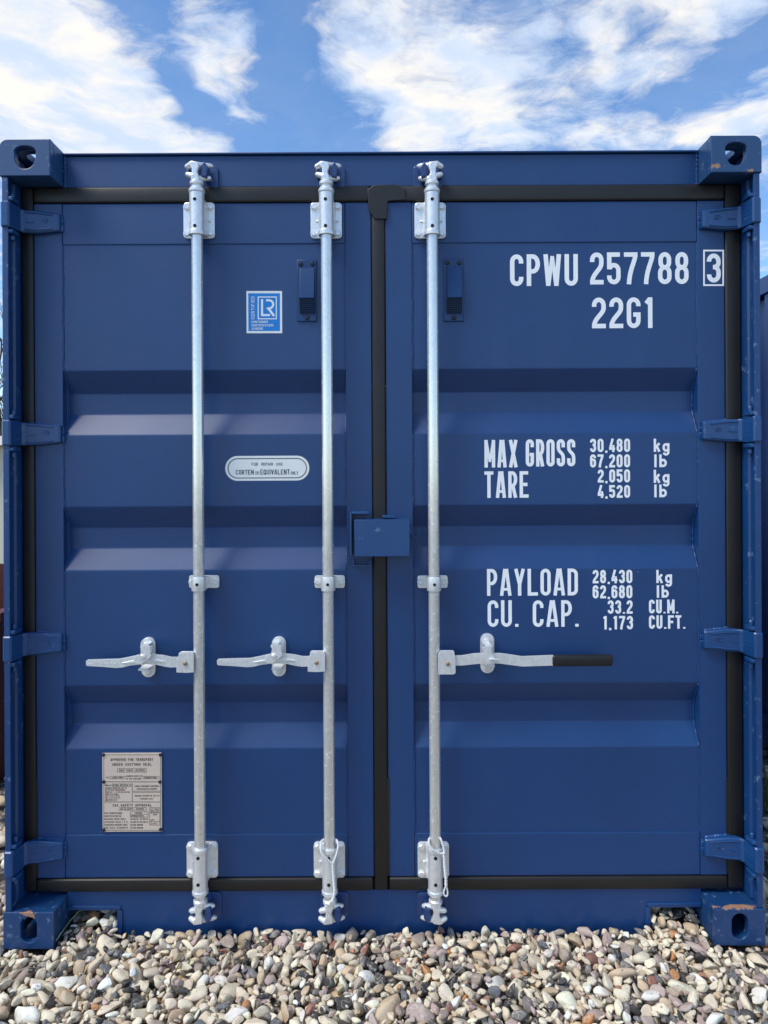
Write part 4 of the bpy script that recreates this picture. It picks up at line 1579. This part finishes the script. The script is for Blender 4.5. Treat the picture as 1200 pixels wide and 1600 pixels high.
def stone_shape(V, seed):
    """unit pebble: a ball broken by a few flats and smoothed dents, so outlines vary from round to angular"""
    r = np.random.default_rng(seed)
    v = V.copy()
    nflat = r.integers(4, 14)
    for _ in range(nflat):
        n_ = r.normal(size=3)
        n_ /= np.linalg.norm(n_)
        d = r.uniform(0.45, 0.82)
        h = v @ n_ - d
        v -= np.outer(np.where(h > 0, h * r.uniform(0.85, 1.0), 0), n_)
    for _ in range(4):
        n_ = r.normal(size=3) * r.uniform(1.2, 2.6)
        ph = r.uniform(0, 6.28)
        v *= (1 + 0.06 * np.sin(v @ n_ + ph))[:, None]
    v -= (v.max(0) + v.min(0)) / 2
    v /= np.abs(v).max(0)
    return v


SHAPES = [(stone_shape(ICO3, 100 + i), stone_shape(ICO2, 100 + i)) for i in range(22)]

# heap the stones: each comes to rest on those already there
CELL = 0.004
GX0, GX1, GY0, GY1 = -1.62, 1.62, -0.78, 0.30
NX, NY = int((GX1 - GX0) / CELL), int((GY1 - GY0) / CELL)
gx = GX0 + (np.arange(NX) + 0.5) * CELL
gy = GY0 + (np.arange(NY) + 0.5) * CELL
XX, YY = np.meshgrid(gx, gy, indexing='ij')
Hm = -0.040 + 0.006 * np.sin(XX * 3.1 + 0.6) * np.cos(YY * 4.3) + 0.004 * np.sin(XX * 9.0 + YY * 7.0)
notch = (((XX > nL0) & (XX < nL1 - 0.012)) | ((XX > nR0 + 0.012) & (XX < nR1))) & (YY > 0.0)
Hm += np.where(notch, np.clip((YY - 0.0) * 0.24, 0, 0.042), 0)
BIG = 5.0
Hm[(np.abs(XX) > HW - 0.166) & (np.abs(XX) < HW + 0.004) & (YY > -0.004) & (YY < 0.19)] = BIG
Hm[(YY > YH - 0.010) & (np.abs(XX) < HW) & ~notch] = BIG
LIMIT = 0.014 + np.where(notch, np.clip(YY * 0.22, 0, 0.05), 0)


def rand_rot(flat):
    a = RNG.uniform(0, 2 * math.pi)
    tilt = RNG.normal(0, flat)
    tilt2 = RNG.normal(0, flat)
    return np.array((Matrix.Rotation(tilt, 3, 'X') @ Matrix.Rotation(tilt2, 3, 'Y') @ Matrix.Rotation(a, 3, 'Z')))


stones = []


def settle(count, size, flat, tries, sink, xr=(GX0, GX1), yr=(GY0, GY1), lim=0.0):
    misses = 0
    for _ in range(count):
        s = size()
        ax = np.array([s * RNG.uniform(1.0, 1.85), s * RNG.uniform(0.74, 1.05), s * RNG.uniform(0.45, 0.85)])
        Rm = rand_rot(flat)
        A = Rm @ np.diag(1 / ax**2) @ Rm.T
        ext = np.sqrt((Rm**2 @ (ax**2)))
        nx_, ny_ = int(ext[0] / CELL) + 1, int(ext[1] / CELL) + 1
        ox = (np.arange(-nx_, nx_ + 1)) * CELL
        oy = (np.arange(-ny_, ny_ + 1)) * CELL
        DX, DY = np.meshgrid(ox, oy, indexing='ij')
        a_ = A[2, 2]
        b_ = 2 * (A[0, 2] * DX + A[1, 2] * DY)
        c_ = A[0, 0] * DX**2 + 2 * A[0, 1] * DX * DY + A[1, 1] * DY**2 - 1
        disc = b_**2 - 4 * a_ * c_
        ok = disc > 0
        sq = np.sqrt(np.where(ok, disc, 0))
        low = np.where(ok, (-b_ - sq) / (2 * a_), 9)
        upp = np.where(ok, (-b_ + sq) / (2 * a_), -9)
        best = None
        for _t in range(tries):
            ci = int((RNG.uniform(*xr) - GX0) / CELL)
            cj = int((RNG.uniform(*yr) - GY0) / CELL)
            if ci - nx_ < 0 or cj - ny_ < 0 or ci + nx_ >= NX or cj + ny_ >= NY:
                continue
            sub = Hm[ci - nx_:ci + nx_ + 1, cj - ny_:cj + ny_ + 1]
            z = np.max(np.where(ok, sub - low, -9))
            if best is None or z < best[0]:
                best = (z, ci, cj)
        if best is None:
            continue
        z, ci, cj = best
        z -= sink * ext[2]
        if z + ext[2] * 0.6 > LIMIT[ci, cj] + lim:
            misses += 1
            continue
        sub = Hm[ci - nx_:ci + nx_ + 1, cj - ny_:cj + ny_ + 1]
        np.maximum(sub, np.where(ok & (sub < BIG - 1), z + upp, -9), out=sub)
        stones.append((GX0 + (ci + .5) * CELL, GY0 + (cj + .5) * CELL, z, Rm, ax, int(RNG.integers(len(SHAPES))), stone_colour()))


mid = lambda: float(np.clip(RNG.lognormal(math.log(0.0165), 0.34), 0.008, 0.038))
small = lambda: float(np.clip(RNG.lognormal(math.log(0.0095), 0.28), 0.005, 0.016))
VIEW = dict(xr=(-1.5, 1.5), yr=(-0.46, 0.16))
NOTCH_L = dict(xr=(nL0, nL1), yr=(-0.02, 0.28))
NOTCH_R = dict(xr=(nR0, nR1), yr=(-0.02, 0.28))
settle(3000, mid, 0.6, 5, 0.24)
settle(1900, mid, 0.75, 6, 0.24, **VIEW)
for q in (NOTCH_L, NOTCH_R):
    settle(140, mid, 0.5, 6, 0.2, **q)
settle(1300, small, 0.5, 10, 0.22, **VIEW)
for q in (NOTCH_L, NOTCH_R):
    settle(120, small, 0.5, 6, 0.2, **q)
for q in (NOTCH_L, NOTCH_R):
    settle(40, mid, 0.5, 6, 0.2, **q)

grit = lambda: float(np.clip(RNG.lognormal(math.log(0.0055), 0.25), 0.0035, 0.009))
settle(800, grit, 0.6, 12, 0.2, **VIEW)

# the ground sheet
m_, t, bs = new_mat('ground_gravel')
v = coords(t)
vor = t.n('ShaderNodeTexVoronoi', {'Vector': v, 'Scale': 34.0}, feature='F1')
vcol = t.n('ShaderNodeSeparateColor', {0: vor.outputs['Color']}).outputs[0]
ramp = t.n('ShaderNodeValToRGB', {0: vcol})
els = ramp.color_ramp.elements
els[0].position, els[0].color = 0.0, (0.10, 0.095, 0.09, 1)
els[1].position, els[1].color = 1.0, (0.42, 0.37, 0.28, 1)
for p_, c_ in ((0.2, (0.25, 0.23, 0.21, 1)), (0.4, (0.42, 0.36, 0.28, 1)), (0.55, (0.38, 0.33, 0.25, 1)), (0.72, (0.26, 0.20, 0.17, 1)), (0.85, (0.36, 0.32, 0.26, 1))):
    e = els.new(p_)
    e.color = c_
edge = t.smooth(vor.outputs['Distance'], 0.34, 0.62)
n1 = noise(t, v, 60, 5, 0.6)
cc = t.mix(t.m('MULTIPLY', edge, 0.75), ramp.outputs[0], (0.05, 0.045, 0.04, 1))
cc = t.mix(t.m('MULTIPLY', n1, 0.35), cc, (0.20, 0.17, 0.14, 1))
t.link(cc, bs.inputs['Base Color'])
bs.inputs['Roughness'].default_value = 0.85
bump(t, bs, t.m('SUBTRACT', 1.0, vor.outputs['Distance']), 1.0, 0.03)
M_GROUND = m_
bm = bmesh.new()
bmesh.ops.create_grid(bm, x_segments=60, y_segments=60, size=1.0)
for q in bm.verts:
    q.co.x = math.copysign(abs(q.co.x)**2.2 * 420, q.co.x)
    q.co.y = math.copysign(abs(q.co.y)**2.2 * 420, q.co.y)
    q.co.z = -0.036
ground = build('ground', bm, M_GROUND, None)
tag(ground, kind='structure')

# the 300 pebbles that show largest become parts, the rest one gravel part
scored = []
for i, s in enumerate(stones):
    x, y, z, Rm, ax, sh, col = s
    dist = y + CAM_D
    ix = (x - CAM_X) * F_PX / dist
    iy = (CAM_H - z) * F_PX / dist
    vis = abs(ix) < 600 and iy < 862 and y < YH
    ci, cj = int((x - GX0) / CELL), int((y - GY0) / CELL)
    ext = math.sqrt(float((Rm**2 @ (ax**2))[2]))
    top = z + ext * 0.9 >= Hm[min(ci, NX - 1), min(cj, NY - 1)] - 0.003
    scored.append((ax[0] * ax[1] / dist**2 if (vis and top) else 0.0, i))
scored.sort(reverse=True)
lead = set(i for sc_, i in scored[:290] if sc_ > 0)
PEB = []
for hi, lo in SHAPES:
    me = bpy.data.meshes.new('stone')
    me.from_pydata(hi.tolist(), [], F3.tolist())
    me.materials.append(M_STONE)
    me.polygons.foreach_set('use_smooth', [True] * len(me.polygons))
    PEB.append(me)
VV, FF, CC = [], [], []
base = 0
for i, (x, y, z, Rm, ax, sh, col) in enumerate(stones):
    if i in lead:
        o = bpy.data.objects.new('stone', PEB[sh])
        COL.objects.link(o)
        M4 = Matrix(Rm.tolist()).to_4x4() @ Matrix.Diagonal((*ax, 1.0))
        o.matrix_local = Matrix.Translation((x, y, z)) @ M4
        o.parent = ground
        o.color = (*col, 1.0)
        continue
    near = ax[0] > 0.009 and (-0.36 < y < 0.3) and abs(x) < 1.35 and z > -0.03
    u, f = (SHAPES[sh][0], F3) if near else (SHAPES[sh][1], F2)
    vv = (u * ax) @ Rm.T + np.array([x, y, z])
    VV.append(vv)
    FF.append(f + base)
    CC.append(np.repeat(np.append(col, 1.0)[None], len(vv), 0))
    base += len(vv)
# looser scatter round the dense field: beside and behind the container, and nearer the viewer
for _ in range(7000):
    if RNG.random() < 0.6:
        x = RNG.choice([-1, 1]) * RNG.uniform(1.22, 2.5)
        y = RNG.uniform(0.0, 5.5) ** 1.0
    else:
        x = RNG.uniform(-2.6, 2.6)
        y = RNG.uniform(-2.2, 0.0)
    if GX0 < x < GX1 and GY0 < y < 0.28:
        continue
    s = mid() * 1.25
    ax = np.array([s * RNG.uniform(1.0, 1.7), s * RNG.uniform(0.8, 1.05), s * RNG.uniform(0.5, 0.85)])
    Rm = rand_rot(0.4)
    sh = int(RNG.integers(len(SHAPES)))
    vv = (SHAPES[sh][1] * ax) @ Rm.T + np.array([x, y, -0.034 + ax[2] * 0.6 + RNG.uniform(0, 0.028)])
    col = stone_colour()
    VV.append(vv)
    FF.append(F2 + base)
    CC.append(np.repeat(np.append(col, 1.0)[None], len(vv), 0))
    base += len(vv)
VV, FF, CC = np.concatenate(VV), np.concatenate(FF), np.concatenate(CC)
me = bpy.data.meshes.new('gravel')
me.vertices.add(len(VV))
me.vertices.foreach_set('co', VV.astype(np.float32).ravel())
me.loops.add(len(FF) * 3)
me.loops.foreach_set('vertex_index', FF.astype(np.int32).ravel())
me.polygons.add(len(FF))
me.polygons.foreach_set('loop_start', np.arange(0, len(FF) * 3, 3, dtype=np.int32))
me.update(calc_edges=True)
at = me.attributes.new('stone', 'FLOAT_COLOR', 'POINT')
at.data.foreach_set('color', CC.astype(np.float32).ravel())
me.polygons.foreach_set('use_smooth', [True] * len(me.polygons))
gr = finish('gravel', me, M_GRAVEL, ground, None)
tag(gr, kind='stuff')
print('stones', len(stones), 'tris', len(FF))

# ------------------------------------------------------------------ bits on the gravel
M_TWIG = simple('dry_twig', (0.20, 0.12, 0.06), 0.8, var=0.3, scale=60, bmp=0.4)
M_STRAW = simple('pale_straw', (0.52, 0.46, 0.34), 0.8, var=0.2, scale=60)
M_GRASS = simple('green_grass', (0.10, 0.13, 0.045), 0.6, var=0.3, scale=40)


def ground_pt(ix, iy, z):
    ex, ey = ix - 600.0, iy - 745.0
    ux, uy = ex - ROLL * ey, ey + ROLL * ex
    dist = (CAM_H - z) * F_PX / uy
    return Vector((ux * dist / F_PX + CAM_X, dist - CAM_D, z))


def stick(name, a, b, r, mat, label, cat, bend=0.004, seed=0):
    rnd = random.Random(seed)
    p, q = ground_pt(*a), ground_pt(*b)
    pts = []
    for i in range(9):
        s = i / 8
        pts.append(p.lerp(q, s) + Vector((rnd.uniform(-1, 1) * bend, 0, math.sin(s * math.pi) * bend)))
    o = build(name, tube(pts, [r * (1.0 - 0.5 * i / 8) for i in range(9)], 6), mat)
    return tag(o, label, cat)


stick('twig', (700, 1532, 0.026), (725, 1509, 0.026), 0.0014, M_STRAW, 'pale straw lying on the gravel below the right lock rod', 'twig', 0.001, 1)
stick('twig', (262, 1542, 0.022), (283, 1500, 0.022), 0.0028, M_TWIG, 'reddish brown twig lying on the gravel at left centre', 'twig', 0.003, 2)
stick('twig', (2, 1534, 0.024), (48, 1508, 0.024), 0.0026, M_STRAW, 'tan dry stem lying on the gravel at the left edge', 'twig', 0.003, 4)
stick('twig', (732, 1562, 0.022), (780, 1597, 0.022), 0.0040, M_TWIG, 'thick brown twig on the gravel near the bottom edge', 'twig', 0.003, 5)
# blade of grass beside the lower left casting
pts = [Vector((PT(a, b, y)[0], y, PT(a, b, y)[1])) for a, b, y in ((88, 1470, -0.02), (100, 1452, 0.02), (112, 1436, 0.05), (124, 1424, 0.08), (133, 1420, 0.10))]
build_o = build('grass_stalk', tube(pts, [0.0016, 0.0018, 0.0016, 0.0012, 0.0005], 5), M_GRASS)
tag(build_o, 'thin green grass stalk leaning beside the lower left corner casting', 'grass stalk')

# grass tuft at the right, beside the neighbour
rnd = random.Random(4)
bm = bmesh.new()
cx_, cy_ = 1.75, 0.95
for i in range(46):
    a = rnd.uniform(0, 6.28)
    r0 = rnd.uniform(0, 0.09)
    L_ = rnd.uniform(0.10, 0.24)
    b0 = Vector((cx_ + r0 * math.cos(a), cy_ + r0 * math.sin(a), -0.02))
    lean = Vector((math.cos(a) * rnd.uniform(0.02, 0.12), math.sin(a) * rnd.uniform(0.02, 0.12), 0))
    pp = [b0 + lean * (s * s) + Vector((0, 0, L_ * s)) for s in (0, .35, .7, 1)]
    merge(bm, tube(pp, [0.0022, 0.0022, 0.0016, 0.0004], 4))
tag(build('grass_tuft', bm, M_GRASS), 'small green grass tuft in the gravel right of the blue container', 'grass tuft')

# ------------------------------------------------------------------ neighbours
nb = bpy.data.objects.new('shipping_container', None)
COL.objects.link(nb)
nb.location = (2.08 + 1.219, 0.25, 0)
tag(nb, 'dark blue neighbouring container, a sliver seen past the right edge', 'shipping container')
M_NAVY = paint('navy_paint', (0.014, 0.040, 0.15), rough=0.42)
for sx in (-1, 1):
    corrugated(sx * 1.205, 0.17, LEN - 0.17, 0.16, ZT - 0.10, 0.036, sx, 'side_wall', M_NAVY, nb)
    build('side_rail', box(min(sx * 1.219, sx * 1.15), max(sx * 1.219, sx * 1.15), 0.165, LEN - 0.165, ZT - 0.10, ZT - 0.006, 0.004), M_NAVY, nb)
    build('side_rail', box(min(sx * 1.219, sx * 1.15), max(sx * 1.219, sx * 1.15), 0.165, LEN - 0.165, 0.02, 0.17, 0.004), M_NAVY, nb)
    for yy in (0.0, LEN - 0.16):
        build('corner_post', box(min(sx * 1.219, sx * 1.06), max(sx * 1.219, sx * 1.06), yy, yy + 0.16, 0.12, ZT - 0.12, 0.004), M_NAVY, nb)
        for z0 in (0.0, ZT - 0.118):
            build('corner_casting', box(min(sx * 1.2195, sx * 1.055), max(sx * 1.2195, sx * 1.055), yy - 0.004, yy + 0.164, z0, z0 + 0.118, 0.008), M_NAVY, nb)
build('roof', box(-1.14, 1.14, 0.17, LEN - 0.17, ZT - 0.03, ZT - 0.015), M_NAVY, nb)
build('end_wall', join(box(-1.05, 1.05, 0.05, 0.07, 0.13, ZT - 0.1), *[box(-1.0, 1.0, 0.028, 0.05, z, z + 0.1, 0.01) for z in (0.5, 1.0, 1.5, 2.0)]), M_NAVY, nb)
build('end_wall', box(-1.05, 1.05, LEN - 0.07, LEN - 0.05, 0.13, ZT - 0.1), M_NAVY, nb)

# low dark red skip on the left
sk = bpy.data.objects.new('skip', None)
COL.objects.link(sk)
sk.location = (-2.9, 2.4, 0)
tag(sk, 'low dark red steel skip, a sliver seen past the left edge', 'skip')
M_RED = simple('red_brown_paint', (0.10, 0.022, 0.014), 0.6, var=0.35, scale=9, bmp=0.2)
prof = [(-1.05, -0.03), (0.95, -0.03), (1.0, 0.80), (-1.1, 0.80)]
inner = [(-0.98, 0.06), (0.88, 0.06), (0.93, 0.81), (-1.03, 0.81)]
b1 = prism(prof, -1.2, -1.16)
merge(b1, prism(prof, 1.16, 1.2))
build('end_panel', b1, M_RED, sk)
for k in (0, 1):
    p0, p1 = (prof[1], prof[2]) if k == 0 else (prof[0], prof[3])
    s = -0.03 if k == 0 else 0.03
    build('side_panel', prism([p0, p1, (p1[0] + s, p1[1]), (p0[0] + s, p0[1])], -1.159, 1.159, axis='Y'), M_RED, sk)
    build('rim', box(p1[0] - 0.035, p1[0] + 0.035, -1.22, 1.22, 0.80, 0.85, 0.008), M_RED, sk)
    for yy in (-0.75, 0.0, 0.75):
        q0 = prism([(p0[0], p0[1]), (p0[0] - s * 1.5, p0[1]), (p1[0] - s * 1.5, 0.795), (p1[0], 0.795)], yy - 0.03, yy + 0.03)
        build('rib', q0, M_RED, sk)
build('floor', box(-1.02, 0.92, -1.15, 1.15, 0.0, 0.04), M_RED, sk)

# pale shed farther left
sh = bpy.data.objects.new('shed', None)
COL.objects.link(sh)
sh.location = (-8.25, 10.0, 0)
tag(sh, 'pale cream shed in the distance at the left edge', 'shed')
M_SHED = simple('cream_render', (0.72, 0.66, 0.52), 0.8, var=0.08, scale=3)
M_SROOF = simple('shed_roof', (0.62, 0.55, 0.44), 0.8, var=0.2, scale=5)
build('wall', box(-2.5, 2.5, -1.6, 1.6, -0.03, 2.0, 0.01), M_SHED, sh)
build('roof', prism([(-1.9, 2.0), (1.9, 2.0), (0, 2.25)], -2.7, 2.7, 0.01, axis='X'), M_SROOF, sh)
build('door', box(-0.45, 0.45, -1.63, -1.602, 0.0, 1.85, 0.005), M_SROOF, sh)

# bare tree behind it
tr = bpy.data.objects.new('bare_tree', None)
COL.objects.link(tr)
tr.location = (-9.9, 16.0, -0.03)
tag(tr, 'bare branching tree in the distance at the left edge', 'tree')
M_BARK = simple('bark', (0.09, 0.065, 0.045), 0.9, var=0.3, scale=20, bmp=0.5)
rnd = random.Random(21)
bm_c = bmesh.new()


def branch(p, d, L_, r, lvl):
    pts, q, dd = [p], p, d.copy()
    for i in range(4):
        dd = (dd + Vector((rnd.uniform(-.22, .22), rnd.uniform(-.22, .22), rnd.uniform(-.05, .14)))).normalized()
        q = q + dd * (L_ / 4)
        pts.append(q)
    merge(bm_c, tube(pts, [r * (1 - 0.13 * i) for i in range(5)], 5))
    if lvl == 0:
        return
    for _ in range(4 if lvl > 1 else 5):
        k = rnd.randint(1, 4)
        a = rnd.uniform(0, 6.28)
        nd = (dd + Vector((math.cos(a), math.sin(a), rnd.uniform(-.1, .6))) * 0.8).normalized()
        branch(pts[k], nd, L_ * rnd.uniform(.55, .75), r * 0.5, lvl - 1)


build('trunk', tube([(0, 0, 0), (0.03, 0.02, 0.8), (0, 0.05, 1.6), (0.06, 0.02, 2.2)], [0.20, 0.17, 0.15, 0.12], 9), M_BARK, tr)
for i in range(5):
    a = i * 1.256 + 0.3
    branch(Vector((0.05, 0.02, 2.0)), Vector((math.cos(a) * .7, math.sin(a) * .7, 0.8)).normalized(), 2.0, 0.075, 3)
build('crown', bm_c, M_BARK, tr)
